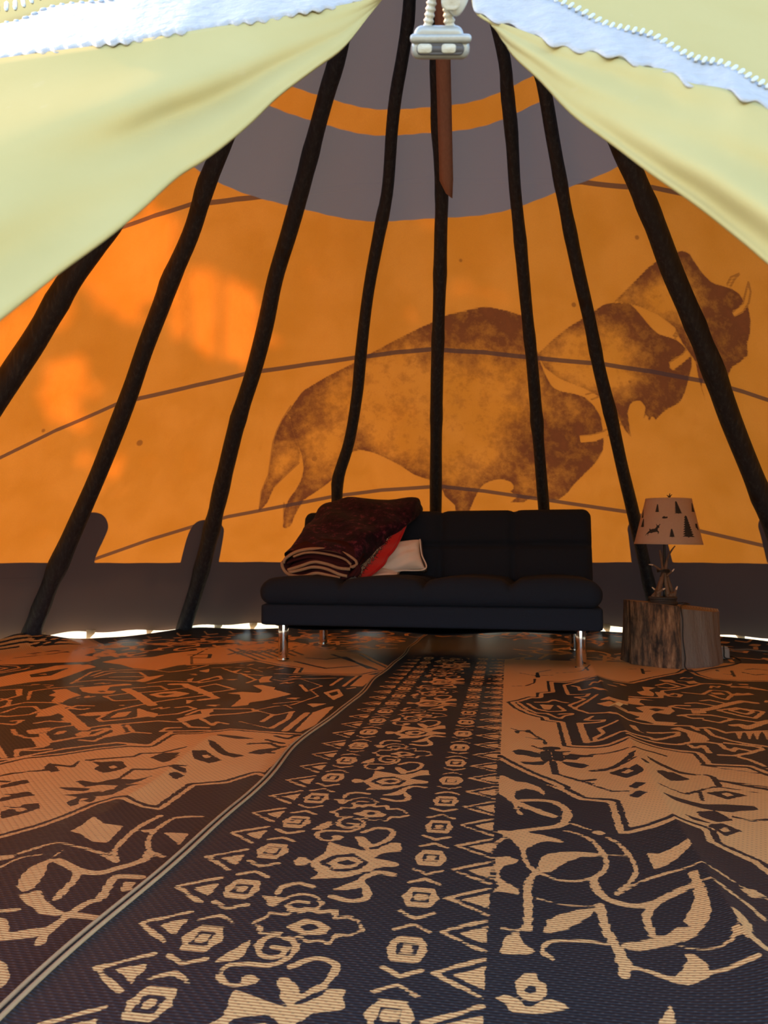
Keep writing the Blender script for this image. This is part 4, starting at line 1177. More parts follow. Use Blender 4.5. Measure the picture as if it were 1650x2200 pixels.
def rug_left_pattern(Q0):
    Q = Q0.copy(); Q[:, 0] = np.where(Q[:, 0] < -2.12, -4.24 - Q[:, 0], Q[:, 0])
    p = Painter(Q)
    S, Z, G = p.S, p.Z, p.G
    w = 0.02
    fld = st_of('L', [(-700,640),(-300,580),(0,527),(100,505),(260,490),(420,465),(560,450),(640,452),(730,395),(850,395),(990,375),(1120,385),(1330,402),(1250,500),(1150,590),(1100,572),(980,610),(840,622),(690,737),(600,727),(500,697),(420,716),(300,767),(180,810),(60,842),(-300,940),(-700,1060)])
    p.poly(fld)
    p.ring(fld, 0.012, 0.024, False)
    G('A', [(-300,500),(0,440),(200,400),(400,380),(600,300),(700,290),(760,310),(680,330),(540,380),(440,410),(250,430),(0,470),(-300,540)])
    G('A', [(800,270),(950,240),(1200,230),(1350,200),(1650,170),(1650,280),(1400,300),(1250,330),(1050,320),(950,290)])
    up = st_of('B', [(0,230),(150,160),(300,145),(760,115),(850,110),(1100,160),(1400,205),(1500,260),(1660,330),(1520,350),(1400,375),(1100,370),(840,360),(870,320),(700,300),(540,270),(330,290),(0,300)])
    p.poly(up); p.ring(up, 0.02, 0.035, False)
    for k in range(7):
        Z('B', 0.03, [(330 + k * 70, 168 - k * 3), (560 + k * 60, 262 - k * 8)], False)
        Z('B', 0.03, [(330 + k * 75, 215 - k * 4), (520 + k * 70, 160 - k * 3)], False)
    for pts in [[(950,240),(1100,250),(1250,230),(1440,320)], [(860,270),(1100,320),(1350,300)], [(1150,210),(1300,260),(1500,330)], [(20,215),(190,210),(180,245),(60,240)]]:
        Z('B', 0.03, pts, False)
    # medallion
    for pts in [[(410,500),(520,485),(560,510),(640,540),(540,570),(490,600),(400,590),(440,555),(380,545),(440,520)], [(620,475),(830,455),(1000,440),(1050,450),(870,465),(840,500),(920,500),(880,525),(720,525),(650,510)],
                [(1170,530),(1260,510),(1380,500),(1500,520),(1400,545),(1250,550)], [(1080,630),(1160,660),(1250,680),(1220,710),(1150,700),(1080,710)], [(860,715),(930,670),(1040,660),(990,700)], [(620,690),(700,670),(880,660),(800,690),(680,700)],
                [(270,710),(340,650),(440,620),(530,620),(480,670),(400,700)], [(200,820),(320,800),(420,790),(280,850),(230,850)], [(420,860),(450,830),(540,815),(500,845)], [(590,850),(650,825),(720,830),(700,860),(600,870)],
                [(870,770),(950,765),(990,830),(930,860),(800,870),(890,830)], [(1390,720),(1500,690),(1650,670),(1650,700),(1500,730),(1430,750)], [(-60,930),(0,945),(62,1040),(20,1047),(-60,1000)], [(1070,420),(1150,390),(1300,370),(1230,400),(1130,430)], [(120,500),(180,485),(170,545),(130,555)], [(930,615),(1010,600),(980,615)]]:
        G('A', pts)
    G('A', [(760,505),(800,500),(840,508),(800,516)], False)
    G('A', [(1230,528),(1300,520),(1380,520),(1300,538)], False)
    for ww, pts in [(.055, [(990,485),(1080,530),(1200,610)]), (w, [(1200,590),(1400,560),(1650,530)]), (.05, [(1350,445),(1450,445),(1560,490),(1650,530)]), (w, [(990,485),(1050,475),(1150,470)]), (w, [(1170,465),(1260,460),(1320,490)]), (w, [(1090,515),(1250,500),(1460,475)]),
                    (w, [(820,545),(900,580),(1070,570)]), (w, [(830,545),(1010,520)]), (w, [(770,720),(880,660),(1050,620),(1150,600)]), (w, [(770,720),(800,740),(1000,720),(1150,700),(1400,680),(1540,640),(1480,620),(1390,630)]), (.05, [(500,660),(590,740),(665,810)]), (w, [(500,660),(600,620),(740,620)]),
                    (w, [(-100,660),(0,640),(200,600),(430,600),(540,630),(420,640),(350,700)]), (w, [(10,680),(150,635),(270,630),(310,660),(240,690),(60,705),(-60,700)]), (w, [(500,715),(530,750),(380,740),(270,760)]), (w, [(330,850),(420,800),(660,760),(600,750)]), (.03, [(330,850),(390,920),(600,880),(740,860),(850,810),(830,800),(740,820)]),
                    (w, [(390,920),(330,960),(130,980),(130,1030)]), (.05, [(300,885),(340,945)]), (w, [(1000,770),(1050,830),(800,880),(740,910),(630,900)]), (w, [(1050,830),(1180,840)]), (w, [(670,800),(850,770),(1250,735),(1330,740),(1400,745)]), (w, [(1450,750),(1500,785),(1640,790)]), (w, [(1270,820),(1320,790),(1420,790)]), (w, [(1270,822),(1330,818),(1650,815)]),
                    (w, [(720,380),(820,345),(950,333),(1200,330),(1330,350),(1500,330),(1640,300)]), (w, [(740,390),(900,350),(1100,350),(1160,390),(1050,385),(860,390)]), (w, [(560,440),(720,350),(800,335)]), (w, [(-100,520),(0,500),(160,490)]), (w, [(170,540),(0,590),(-100,610)]), (w, [(220,580),(240,510),(420,480),(650,460)]), (w, [(580,430),(800,410),(1060,420)]), (w, [(1160,440),(1300,420),(1600,430)]),
                    (w, [(0,760),(110,770),(180,735),(90,740)]), (w, [(100,810),(120,850),(200,880),(300,885)]), (w, [(-60,1062),(100,1050),(250,1020),(520,970),(920,920),(1180,940),(1340,830)]), (w, [(180,985),(300,985),(400,975)]), (w, [(0,570),(80,585),(60,620),(0,640)]), (w, [(700,640),(640,650),(560,640)])]:
        Z('A', ww, pts)
    for pts in [[(520,460),(600,460),(700,480),(690,495),(830,530),(640,570),(500,590),(490,610),(350,625),(430,560),(420,530),(320,520),(440,510),(580,520),(600,500)], [(570,420),(600,390),(680,385),(650,420),(680,435),(580,440)], [(0,410),(60,395),(40,430)], [(100,415),(210,390),(180,410)], [(110,650),(200,640),(220,660),(130,690)],
                [(855,820),(1000,670),(1110,630),(1170,620),(1010,780),(890,830)], [(1290,470),(1400,370),(1520,370),(1390,470)], [(1080,520),(1200,490),(1240,540),(1160,575)], [(950,600),(1110,600),(1000,630)], [(100,340),(190,325),(170,355)], [(360,345),(440,330),(400,350)], [(0,570),(60,575),(30,595),(0,600)]]:
        G('B', pts)
    G('B', [(1120,525),(1190,508),(1200,530),(1150,545)], False)
    for ww, pts in [(.04, [(0,460),(240,555),(110,570)]), (w, [(100,470),(230,445),(380,490),(270,505),(100,520)]), (w, [(430,360),(550,415),(480,440)]), (w, [(280,320),(400,360),(600,380)]), (w, [(70,430),(260,380),(280,405),(100,435)]), (w, [(0,690),(100,650),(220,640),(520,640),(550,660),(380,680),(200,690),(110,715),(210,770),(240,745),(330,760)]),
                    (.012, [(550,650),(700,620),(830,610),(990,560),(1040,545),(980,500),(1070,470),(900,410),(690,405)]), (.012, [(680,600),(900,580)]), (.012, [(780,610),(830,635)]), (.012, [(420,740),(650,795)]), (w, [(900,460),(950,510)]), (.032, [(780,815),(950,675)]), (.024, [(670,795),(800,720),(830,665)]), (.024, [(600,740),(680,690)]), (.02, [(1240,470),(1350,380),(1150,380),(700,365)]), (.02, [(1140,465),(1230,400)]),
                    (.015, [(690,415),(760,430),(860,410),(990,410),(1180,400)]), (.015, [(560,655),(700,690),(850,660)]), (.02, [(1270,490),(1330,480)]), (.015, [(200,320),(330,315),(500,320),(600,350)])]:
        Z('B', ww, pts)
    # dark figures on the near tan field
    for pts in [[(780,330),(900,340),(1080,330),(1130,380),(1050,410),(920,435),(830,400),(880,370)], [(670,510),(720,495),(850,520),(1000,490),(1100,490),(1200,500),(1370,470),(1200,530),(1050,550),(900,540),(760,555)], [(520,560),(650,560),(800,570),(760,600),(600,590)],
                [(550,630),(700,620),(850,600),(1000,590),(1060,540),(1320,550),(1150,560),(1000,640),(880,650),(700,650)], [(590,695),(700,650),(830,640),(850,680),(800,710),(700,680),(690,720),(620,740)], [(390,385),(450,345),(500,390),(530,420),(450,430)], [(110,515),(240,490),(260,520),(100,550),(0,570),(0,545)],
                [(0,610),(90,620),(250,595),(310,630),(120,660),(0,685),(0,650),(100,635)], [(0,720),(160,740),(220,710),(340,705),(355,750),(200,800),(0,850),(0,780),(100,750)], [(1330,300),(1440,260),(1600,265),(1550,300),(1600,290),(1500,340),(1450,350)], [(1490,460),(1560,435),(1635,460),(1550,503)], [(1480,400),(1560,385),(1650,400),(1650,440),(1560,420)]]:
        G('E', pts, False)
    G('E', [(955,382),(1010,368),(1045,385),(990,402)]); Z('E', 0.008, [(840,602),(900,570),(990,563)]); Z('E', 0.008, [(900,605),(970,580)])
    G('E', [(700,680),(740,660),(790,665),(740,685)]); G('E', [(110,750),(200,740),(240,765),(160,785)])
    for pts in [[(260,422),(400,415),(450,362),(640,385),(700,335)], [(0,462),(100,440),(212,430)], [(0,505),(70,510)], [(1050,490),(1180,402),(1340,410),(1430,395),(1650,380)], [(770,325),(1000,305),(1190,290),(1250,262),(1420,260),(1650,215)]]:
        Z('E', 0.014, pts, False)
    for pts in [[(170,908),(230,920),(330,990),(470,1010),(380,1027),(270,1002),(190,952)], [(480,990),(560,965),(700,950),(840,920),(690,972),(590,1002)], [(40,1000),(150,985),(280,1050),(180,1075),(60,1050)], [(230,855),(400,862),(560,880),(400,885),(250,870)]]:
        G('B', pts, False)
    G('B', [(120,1025),(160,1012),(200,1030),(150,1042)])
    for pts in [[(490,920),(650,912),(740,945)], [(630,888),(765,915)], [(700,858),(800,880),(880,850)], [(560,985),(690,990)]]:
        Z('B', 0.02, pts, False)
    filler(p, 22, (-2.5, -0.70), (1.95, 3.6), 700)
    # near vine on dark
    G('G', [(300,92),(345,70),(400,35),(440,60),(530,70),(500,102),(460,142),(400,137),(340,102)])
    S('G', 0.012, [(80,187),(150,165),(230,143),(300,150),(380,170),(440,190),(495,225)])
    S('G', 0.013, [(870,20),(760,27),(700,60),(645,110),(640,170),(700,200)])
    S('G', 0.015, [(690,20),(600,70),(540,120),(490,180),(500,225)])
    S('G', 0.022, [(245,215),(330,257),(420,272),(520,247),(620,215),(640,178)])
    S('G', 0.018, [(332,262),(320,300),(280,340),(240,382)])
    G('G', [(280,163),(210,213),(140,240),(90,280),(72,325),(100,352),(150,332),(190,280),(205,232)])
    G('G', [(72,366),(170,345),(200,390),(240,420),(292,440),(240,452),(170,442),(110,402)])
    S('G', 0.020, [(172,565),(200,520),(280,460),(370,400),(430,380),(470,320),(500,288),(605,290)])
    Z('G', 0.022, [(330,448),(420,462)])
    G('G', [(0,458),(30,465),(40,520),(120,510),(205,500),(170,540),(0,557),(-80,560),(-80,470)])
    S('G', 0.008, [(-60,270),(0,245),(90,205),(175,193)])
    G('G', [(-60,215),(0,195),(60,190),(62,205),(0,216)])
    Z('G', 0.013, [(-60,440),(80,423)])
    G('G', [(515,355),(530,308),(585,312),(560,345)]); G('G', [(700,93),(812,98),(772,152),(730,117)])
    G('G', [(600,85),(660,80),(680,92),(620,95)])
    S('G', 0.016, [(-120,620),(-40,640),(20,690),(-20,760),(-120,800)])
    p.Q = Q0
    # far band next to the wall: loose scrolls, then the border
    rng = np.random.default_rng(3)
    for k in range(420):
        s = rng.uniform(-3.0, -0.7); t = rng.uniform(3.0, 5.0)
        fe = far_edge(s)
        if t > fe - 0.6 or t < fe - 1.3: continue
        a = rng.uniform(0, 6)
        pts = [np.array([s, t]) + rng.uniform(0.03, 0.09) * np.array([math.cos(a + i), 1.2 * math.sin(a + i)]) for i in range(4)]
        p.stroke(smooth_curve(pts, 16), 0.024)
    far_border(p, lambda s: far_edge(s) - 0.03, -3.0, -0.6)
    return p.F

RC = np.array(to_st(C0[0], C0[1])); RR = 2.745
def far_edge(s):
    return RC[1] + np.sqrt(np.maximum(RR**2 - (s - RC[0])**2, 0.02))
def seam_s(t):
    return -0.588 - 0.016 * np.exp(-((t - 2.1) / 0.35)**2) + 0.006 * np.sin(t * 5.2) + 0.004 * np.sin(t * 11 + 1)
CREASE = np.array([on_floor(u, v)[:2] for u, v in [(1262, 1430), (1290, 1480), (1330, 1560), (1374, 1650), (1414, 1733), (1453, 1800), (1512, 1898), (1563, 1985), (1599, 2044), (1646, 2115), (1720, 2220)]])
CREASE2 = np.array([on_floor(u, v)[:2] for u, v in [(230, 1760), (275, 1722), (330, 1690), (390, 1640), (450, 1590)]])
def rug_height(x, y):
    sh = x.shape
    q = np.stack([x.reshape(-1), y.reshape(-1)], -1)
    z = 0.004 + 0.0025 * np.sin(x * 5 + y * 3).reshape(-1) + 0.002 * np.sin(x * 2 - y * 7.3).reshape(-1)
    d = sd_polyline(q, CREASE); z += 0.023 * np.exp(-d / 0.055)
    d = sd_polyline(q, CREASE2); z += 0.010 * np.exp(-d / 0.05)
    rr = np.hypot(q[:, 0] - C0[0], q[:, 1] - C0[1])
    ph = np.arctan2(q[:, 0] - C0[0], q[:, 1] - C0[1])
    edge = np.clip((rr - (RR - 0.22)) / 0.22, 0, 1)
    z += edge**2 * (0.012 + 0.015 * np.clip(np.sin(ph * 7 + 2.0), 0, 1) + 0.03 * np.exp(-((ph + 0.55) / 0.1)**2))
    # rolled-up lumps at the left edge
    for (u, v, h, r) in [(45, 1392, 0.055, 0.17), (130, 1388, 0.03, 0.12), (150, 1370, 0.04, 0.14)]:
        c = on_floor(u, v)[:2]
        z += h * np.exp(-((q - c)**2).sum(1) / (r * r))
    return np.maximum(z, 0.003).reshape(sh)
def rug(name, s_of, pattern, lift, label):
    """s_of(t-array) -> (n, ) columns; structured grid in rug coordinates with a rounded far end"""
    ts = [0.0]
    t = 0.42
    rows = []
    while t < 5.95:
        rows.append(t); t += 0.0046 * (t / 0.9)**0.85
    g = (np.array(rows) - rows[0]) / (rows[-1] - rows[0])
    cols = s_of
    S0 = np.repeat(cols[:, None], len(g), 1)
    te = far_edge(cols)
    t0 = np.maximum(0.42, RC[1] - np.sqrt(np.maximum(RR**2 - (cols - RC[0])**2, 0.02)))
    T = t0[:, None] + (te - t0)[:, None] * g[None, :]
    near = np.exp(-((S0 - (-0.588)) / 0.12)**2)
    S1 = S0 + (seam_s(T) + 0.588) * near
    X, Y = to_xy(S1, T)
    Z = rug_height(X, Y) + lift
    if lift > 0.001:   # the bound edge stands a little proud
        Z += 0.004 * np.exp(-((S1 - seam_s(T) - 0.012) / 0.010)**2)
    Q = np.stack([S1.reshape(-1), T.reshape(-1)], -1)
    Fv = pattern(Q)
    uv = np.stack([S1, T], -1)
    o = link(name, grid_mesh(name, np.stack([X, Y, Z], -1), uv=uv, attrs=dict(tan=Fv)), M['rug'])
    md = o.modifiers.new('thick', 'SOLIDIFY'); md.thickness = 0.003; md.offset = -1
    tag(o, label, 'rug')
    if lift > 0.001:
        tb = np.linspace(0.45, 5.3, 260)
        for a in (0.0035, 0.0165):
            sb = seam_s(tb) + a
            xb, yb = to_xy(sb, tb)
            zb = rug_height(xb, yb) + lift + 0.0045
            tube('binding_cord', np.stack([xb, yb, zb], -1), 0.0031, M['binding'], o, 8)
    return o
cols_r = np.r_[np.arange(-0.588, 0.95, 0.0062), np.arange(0.95, 2.28, 0.0125)]
cols_l = np.r_[np.arange(-0.56, -1.35, -0.0068), np.arange(-1.35, -3.08, -0.0125)][::-1]
rug('woven_rug', cols_r, rug_right_pattern, 0.007, 'dark and tan woven rug with the long border, under the sofa and stump')
rug('woven_rug', cols_l, rug_left_pattern, 0.0, 'dark and orange woven medallion rug on the left, tucked under the other')

# ------------------------------------------------------------------ outside: the tree whose leaves dapple the wall, and the smoke-flap pole
LIT = [(1.0, [(375,600),(420,555),(520,600),(575,640),(575,800),(480,800),(400,745),(355,690)]), (1.0, [(75,785),(130,745),(200,750),(222,820),(190,905),(110,925),(65,860)]),
       (1.0, [(175,570),(255,470),(340,420),(410,470),(385,600),(300,705),(230,695),(178,640)]), (0.6, [(80,935),(200,905),(300,940),(322,1040),(200,1085),(90,1030)]),
       (0.5, [(335,940),(400,930),(445,1000),(400,1045),(335,1000)]), (1.0, [(-60,680),(60,610),(65,760),(-60,850)]), (0.25, [(560,560),(640,560),(660,640),(580,660)])]
def tree():
    rng = np.random.default_rng(8)
    root_xy = np.array([SUN[0], SUN[1]]) * 7.2 + np.array([-0.4, 5.0])
    root = empty('leafy_tree', (root_xy[0], root_xy[1], 0))
    V, Fc = [], []
    N = 26000
    phi = rng.uniform(-1.75, 1.45, N); z = rng.uniform(0.42, 4.3, N)
    l = (H0 - z) * SL / H0
    keep = rng.random(N) < l / SL
    r = l * SINA
    W = np.stack([C0[0] + r * np.sin(phi), C0[1] + r * np.cos(phi), z], -1)
    d = W - CAM
    zz = d[:, 1] * CPX + d[:, 2] * SPX
    q = np.stack([CX + F * d[:, 0] / zz, CY - F * (d[:, 2] * CPX - d[:, 1] * SPX) / zz], -1)
    jq = q + rng.normal(0, 9, q.shape)
    for pr, pl in LIT:
        keep &= ~((sd_poly(jq, np.array(pl, float)) < 8) & (rng.random(N) < pr))
    keep &= ~((phi < -1.2) & (np.sin(phi * 9) * np.sin(z * 4) > 0.1))
    keep &= ~((q[:, 0] > 800) & (q[:, 0] < 1120) & (q[:, 1] > 430) & (q[:, 1] < 960) & (rng.random(N) < 0.72))
    cen = (W + np.array(SUN)[None, :] * rng.uniform(5.2, 8.6, N)[:, None])[keep]
    cen = cen[:12000]
    for c in cen:
        a, b = rng.normal(size=3), rng.normal(size=3)
        a /= np.linalg.norm(a); b -= a * (a @ b); b /= np.linalg.norm(b)
        s = rng.uniform(0.09, 0.16)
        i = len(V)
        nn = np.cross(a, b) * s * 0.25
        for p in (-a * s, -a * 0.3 * s + b * 0.62 * s + nn, a * 0.5 * s + b * 0.45 * s + nn, a * 1.15 * s, a * 0.5 * s - b * 0.45 * s + nn, -a * 0.3 * s - b * 0.62 * s + nn):
            V.append(c + p - np.array(root.location))
        Fc += [(i, i + 1, i + 2, i + 3), (i, i + 3, i + 4, i + 5)]
    fo = link('foliage', mesh_from('foliage', V, Fc, False), M['leaf'], root)
    cen = np.array(cen) - np.array(root.location)
    top = cen.mean(0)
    trunk = smooth_curve([(0, 0, -0.05), (0.1, 0.05, 1.5), (-0.05, 0.0, 3.0), tuple(top * 0.5 + np.array([0, 0, 2.0])), tuple(top)], 24)
    tube('trunk', trunk, np.linspace(0.22, 0.06, 24), M['bark'], root, 14)
    for k in range(9):
        e = cen[rng.integers(len(cen))]
        st = trunk[rng.integers(11, 20)]
        tube('branch', smooth_curve([st, (st + e) / 2 + np.array([0, 0, 0.25]), e], 12), np.linspace(0.05, 0.012, 12), M['bark'], root, 8)
    tag(root, 'leafy tree outside whose shade dapples the left canvas', 'tree')
tree()
def smoke_pole():
    A = on_cone(862, 455) + np.array(SUN) * 0.75
    B = on_cone(968, 930) + np.array(SUN) * 0.55
    d = (B - A) / np.linalg.norm(B - A)
    foot = B + d * (B[2] / -d[2])
    top = A - d * 1.6
    path = np.linspace(foot, top, 30)
    V, Fc = tube_data(path - foot, np.linspace(0.036, 0.026, 30), 12)
    o = link('smoke_flap_pole', mesh_from('smoke_flap_pole', V, Fc), M['raw_pole'])
    o.location = foot
    tag(o, 'slim pole outside the back wall casting a slanting shadow', 'pole')
smoke_pole()

# ------------------------------------------------------------------ the futon sofa
SR = math.radians(-12.1)
E1 = np.array([math.cos(SR), math.sin(SR), 0]); E2 = np.array([-math.sin(SR), math.cos(SR), 0])
FL, FR = on_floor(613, 1419, 0.01), on_floor(1243, 1438, 0.01)
SO = (FL + FR) / 2 + E2 * 0.36; SO[2] = 0.0
FLOOR_Z = 0.014
def sofa_pt(u, v, yl):
    """picture point on the plane at depth yl of the sofa, in sofa coordinates"""
    p = on_plane(u, v, SO + E2 * yl, E2) - SO
    return np.array([p @ E1, p @ E2, p[2]])
def sofa():
    root = empty('futon_sofa', tuple(SO), SR)
    W = 1.70
    def base_d(P, N):
        return P
    me = rounded_box('base_frame', (W, 0.86, 0.112), 0.018, (40, 14, 8))
    o = link('base_frame', me, M['sofa'], root); o.location = (0, 0.0, 0.250)
    # seat: four tufted humps
    def seat_d(P, N):
        P = P.copy()
        x, y, z = P[:, 0], P[:, 1], P[:, 2]
        cw = W / 4
        ph = ((x + W / 2) / cw) % 1.0
        hump = np.sqrt(np.clip(np.sin(np.pi * np.clip(ph, 0, 1)), 0, 1))
        front = np.clip((-y - 0.15) / 0.25, 0, 1)
        topw = np.clip(z / 0.065, -0.2, 1)
        g = np.exp(-(np.minimum(ph, 1 - ph) * cw / 0.022)**2) * (np.abs(x) < W / 2 - 0.1)
        P[:, 2] = z + (0.034 * (hump - 0.6) * (np.abs(x) < W / 2 + 1) - 0.016 * g) * np.clip(topw, 0, 1)
        P[:, 1] = y + 0.008 * g * front
        for c in (-0.12, 0.14):
            P[:, 2] -= 0.012 * np.exp(-((y - c) / 0.025)**2) * np.clip(topw, 0, 1)
        return P
    me = rounded_box('seat_cushion', (W + 0.01, 0.80, 0.135), 0.062, (120, 40, 14), seat_d)
    o = link('seat_cushion', me, M['sofa'], root); o.location = (-0.005, -0.055, 0.368)
    # backrest: four columns, two rows
    Hb, Tb = 0.455, 0.15
    rows = [0.205]
    def back_d(P, N):
        P = P.copy()
        x, y, z = P[:, 0], P[:, 1], P[:, 2]
        cw = W / 4
        ph = ((x + W / 2) / cw) % 1.0
        edge = np.minimum(ph, 1 - ph) * cw
        gv = np.exp(-(edge / 0.020)**2) * (np.abs(x) < W / 2 - 0.1)
        zz = z + Hb / 2
        gh = np.exp(-((zz - 0.235) / 0.016)**2)
        f = (y < 0).astype(float)
        puff = 0.020 * np.sqrt(np.clip(np.sin(np.pi * np.clip(ph, 0, 1)), 0, 1))
        rowp = np.where(zz < 0.235, zz / 0.235, (zz - 0.235) / (Hb - 0.235))
        puff *= np.sqrt(np.clip(np.sin(np.pi * np.clip(rowp, 0.02, 0.98)), 0, 1))
        P[:, 1] = y + f * (-puff + 0.018 * gv + 0.018 * gh)
        P[:, 2] = z - 0.005 * gv * (z > Hb / 2 - 0.03)
        return P
    me = rounded_box('backrest', (W * 1.01, Tb, Hb), 0.050, (120, 12, 60), back_d)
    o = link('backrest', me, M['sofa'], root)
    o.location = (-0.01, 0.345, 0.592)
    o.rotation_euler = (math.radians(-14), 0, 0)
    # hinge side plates, dust cloth, legs
    n, m = 40, 12
    P = np.zeros((n, m, 3))
    for i in range(n):
        for j in range(m):
            a, b = i / (n - 1) * 2 - 1, j / (m - 1) * 2 - 1
            sag = 0.050 * (1 - a**2)**0.6 * (1 - 0.5 * b * b) + 0.008 * math.sin(a * 7 + 1)
            P[i, j] = (a * 0.79, b * 0.36, 0.196 - max(0, sag))
    o = link('dust_cloth', grid_mesh('dust_cloth', P), M['sofa_under'], root)
    md = o.modifiers.new('thick', 'SOLIDIFY'); md.thickness = 0.004
    for sx, sy in ((-1, -1), (1, -1), (-1, 1), (1, 1)):
        lg = lathe('leg', [(0.023, 0.0), (0.0255, 0.004), (0.0255, 0.19), (0.024, 0.196)], M['chrome'], root, 24, (sx * 0.7475, sy * 0.36, FLOOR_Z))
        lathe('foot_cap', [(0.030, 0.0), (0.032, 0.003), (0.030, 0.007), (0.025, 0.008)], M['chrome'], lg, 24)
    tag(root, 'black navy tufted futon sofa on four chrome legs', 'sofa')
    return root
sofa()

# ------------------------------------------------------------------ blanket and pillows on the sofa (built in sofa coordinates)
def blanket():
    root = empty('folded_blanket', tuple(SO), SR)
    ctr = [(-0.235, 687, 1211), (-0.10, 712, 1180), (0.06, 742, 1147), (0.20, 772, 1118), (0.315, 796, 1096), (0.40, 808, 1088), (0.475, 814, 1100), (0.52, 816, 1130)]
    hw = [0.200, 0.215, 0.235, 0.26, 0.285, 0.295, 0.285, 0.26]
    th = [0.078, 0.080, 0.078, 0.070, 0.060, 0.055, 0.050, 0.045]
    C = np.array([sofa_pt(u, v, y) for y, u, v in ctr])
    n, seg = 60, 44
    Cs = smooth_curve(C, n)
    tt = np.linspace(0, 1, n)
    hws = np.interp(tt, np.linspace(0, 1, len(hw)), hw); ths = np.interp(tt, np.linspace(0, 1, len(th)), th)
    T = np.gradient(Cs, axis=0); T /= np.linalg.norm(T, axis=1)[:, None]
    P = np.zeros((n, seg, 3))
    side = np.array([1.0, 0, 0])
    for i in range(n):
        nn = np.cross(side, T[i]); nn /= np.linalg.norm(nn)
        if nn[2] < 0 and i < n * 0.6: nn = -nn
        sd = side - T[i] * (side @ T[i]); sd /= np.linalg.norm(sd)
        for k in range(seg):
            w = 2 * math.pi * k / seg
            c, s = math.cos(w), math.sin(w)
            e = 0.62
            x = math.copysign(abs(c)**e, c); y = math.copysign(abs(s)**e, s)
            wr = 1 + 0.03 * math.sin(5 * w + i * 0.21) + 0.02 * math.sin(9 * w - i * 0.33)
            lump = 0.010 * math.sin(i * 0.35 + c * 5) * (s > 0)
            P[i, k] = Cs[i] + sd * x * hws[i] * wr + nn * (y * ths[i] * wr + lump)
    V = P.reshape(-1, 3); Fc = []
    for i in range(n - 1):
        for k in range(seg):
            k2 = (k + 1) % seg
            Fc.append((i * seg + k, i * seg + k2, (i + 1) * seg + k2, (i + 1) * seg + k))
    Fc.append(tuple(range((n - 1) * seg, n * seg)))
    body = link('blanket_body', mesh_from('blanket_body', V, Fc), M['plush'], root)
    # recessed end of the roll
    i0 = 3
    cap = [P[i0, k] * 0.97 + Cs[i0] * 0.03 for k in range(seg)]
    link('fold_inside', mesh_from('fold_inside', cap + [Cs[i0] + T[i0] * 0.02], [(k, (k + 1) % seg, seg) for k in range(seg)]), M['maroon_in'], root)
    # the layers seen at the near end: folded sheets with tan bound edges
    def tr(pts): return [(580 + a / 4.583, 1050 + b / 4.583) for a, b in pts]
    layers = [
        ([(135,735),(150,690),(250,625),(400,592),(600,602),(740,642),(830,700),(855,738),(825,768),(790,765)], 0.0085, 'tan_pipe'),
        ([(800,748),(730,690),(600,652),(450,628),(330,635),(230,670)], 0.0065, 'tan_pipe'),
        ([(165,735),(250,700),(400,672),(520,690),(650,725),(800,752)], 0.0075, 'maroon_in'),
        ([(118,720),(125,775),(170,835),(240,858),(330,862),(450,832),(560,850),(690,880)], 0.0085, 'tan_pipe'),
        ([(175,800),(300,762),(430,722),(560,742),(680,782),(790,792)], 0.0085, 'tan_pipe'),
        ([(185,826),(300,800),(430,772),(560,792),(680,842),(760,862)], 0.0085, 'tan_pipe'),
        ([(200,775),(320,735),(450,698),(600,722),(760,775)], 0.006, 'maroon_in'),
        ([(190,812),(320,785),(450,745),(600,775),(740,830)], 0.006, 'maroon_in'),
        ([(300,880),(400,868),(480,858),(560,872),(700,890),(800,850),(840,800),(870,770)], 0.010, 'maroon_in'),
    ]
    for pts, r, mt in layers:
        y0 = -0.262 if mt == 'tan_pipe' else -0.250
        path = smooth_curve([sofa_pt(u, v, y0) for u, v in tr(pts)], 36)
        e = tube('bound_edge' if mt == 'tan_pipe' else 'inner_fold', path, r, M[mt], root, 10)
        back = path + T[2] * 0.10
        sheet = np.stack([path, path + T[2] * 0.05, back], 1)
        so = link('sheet', grid_mesh('sheet', sheet), M['maroon_in'], e)
        md = so.modifiers.new('thick', 'SOLIDIFY'); md.thickness = r * 1.2; md.offset = 0
    # red printed lining that turns out along the right side
    inner = smooth_curve([(868, 1098), (852, 1122), (835, 1145), (815, 1165), (795, 1190), (772, 1222), (768, 1240)], 40)
    outer = smooth_curve([(884, 1094), (876, 1115), (862, 1150), (846, 1180), (832, 1196), (822, 1214), (786, 1243)], 40)
    ydep = np.linspace(0.26, -0.20, 40)
    G = np.zeros((40, 10, 3)); UV = np.zeros((40, 10, 2))
    for i in range(40):
        for j in range(10):
            a = j / 9
            q = inner[i] * (1 - a) + outer[i] * a
            G[i, j] = sofa_pt(q[0], q[1], ydep[i] - 0.03 + 0.03 * a + 0.008 * math.sin(i * 0.7 + a * 3))
            UV[i, j] = (a, i / 39 * 3)
    o = link('printed_lining', grid_mesh('printed_lining', G, uv=UV), M['lining'], root)
    md = o.modifiers.new('thick', 'SOLIDIFY'); md.thickness = 0.012; md.offset = -1
    o['label'] = 'red printed plush lining with a black and cream edge'
    edge = np.array([G[i, 9] for i in range(40)])
    tube('lining_edge', edge, 0.0085, M['lining_red'], root, 10)
    corner = smooth_curve([sofa_pt(*p, -0.27) for p in [(755, 1238), (764, 1228), (770, 1216), (772, 1228), (764, 1238)]], 16)
    tube('folded_corner', corner, 0.011, M['maroon_in'], root, 10)
    tag(root, 'dark maroon plush blanket folded thick, leaning over the sofa back', 'blanket')
M['lining_red'] = simple('red_plush', (0.50, 0.012, 0.014), 0.85, 0, 0.2, 60, 0.3, 0.15, sheen=0.2)
blanket()
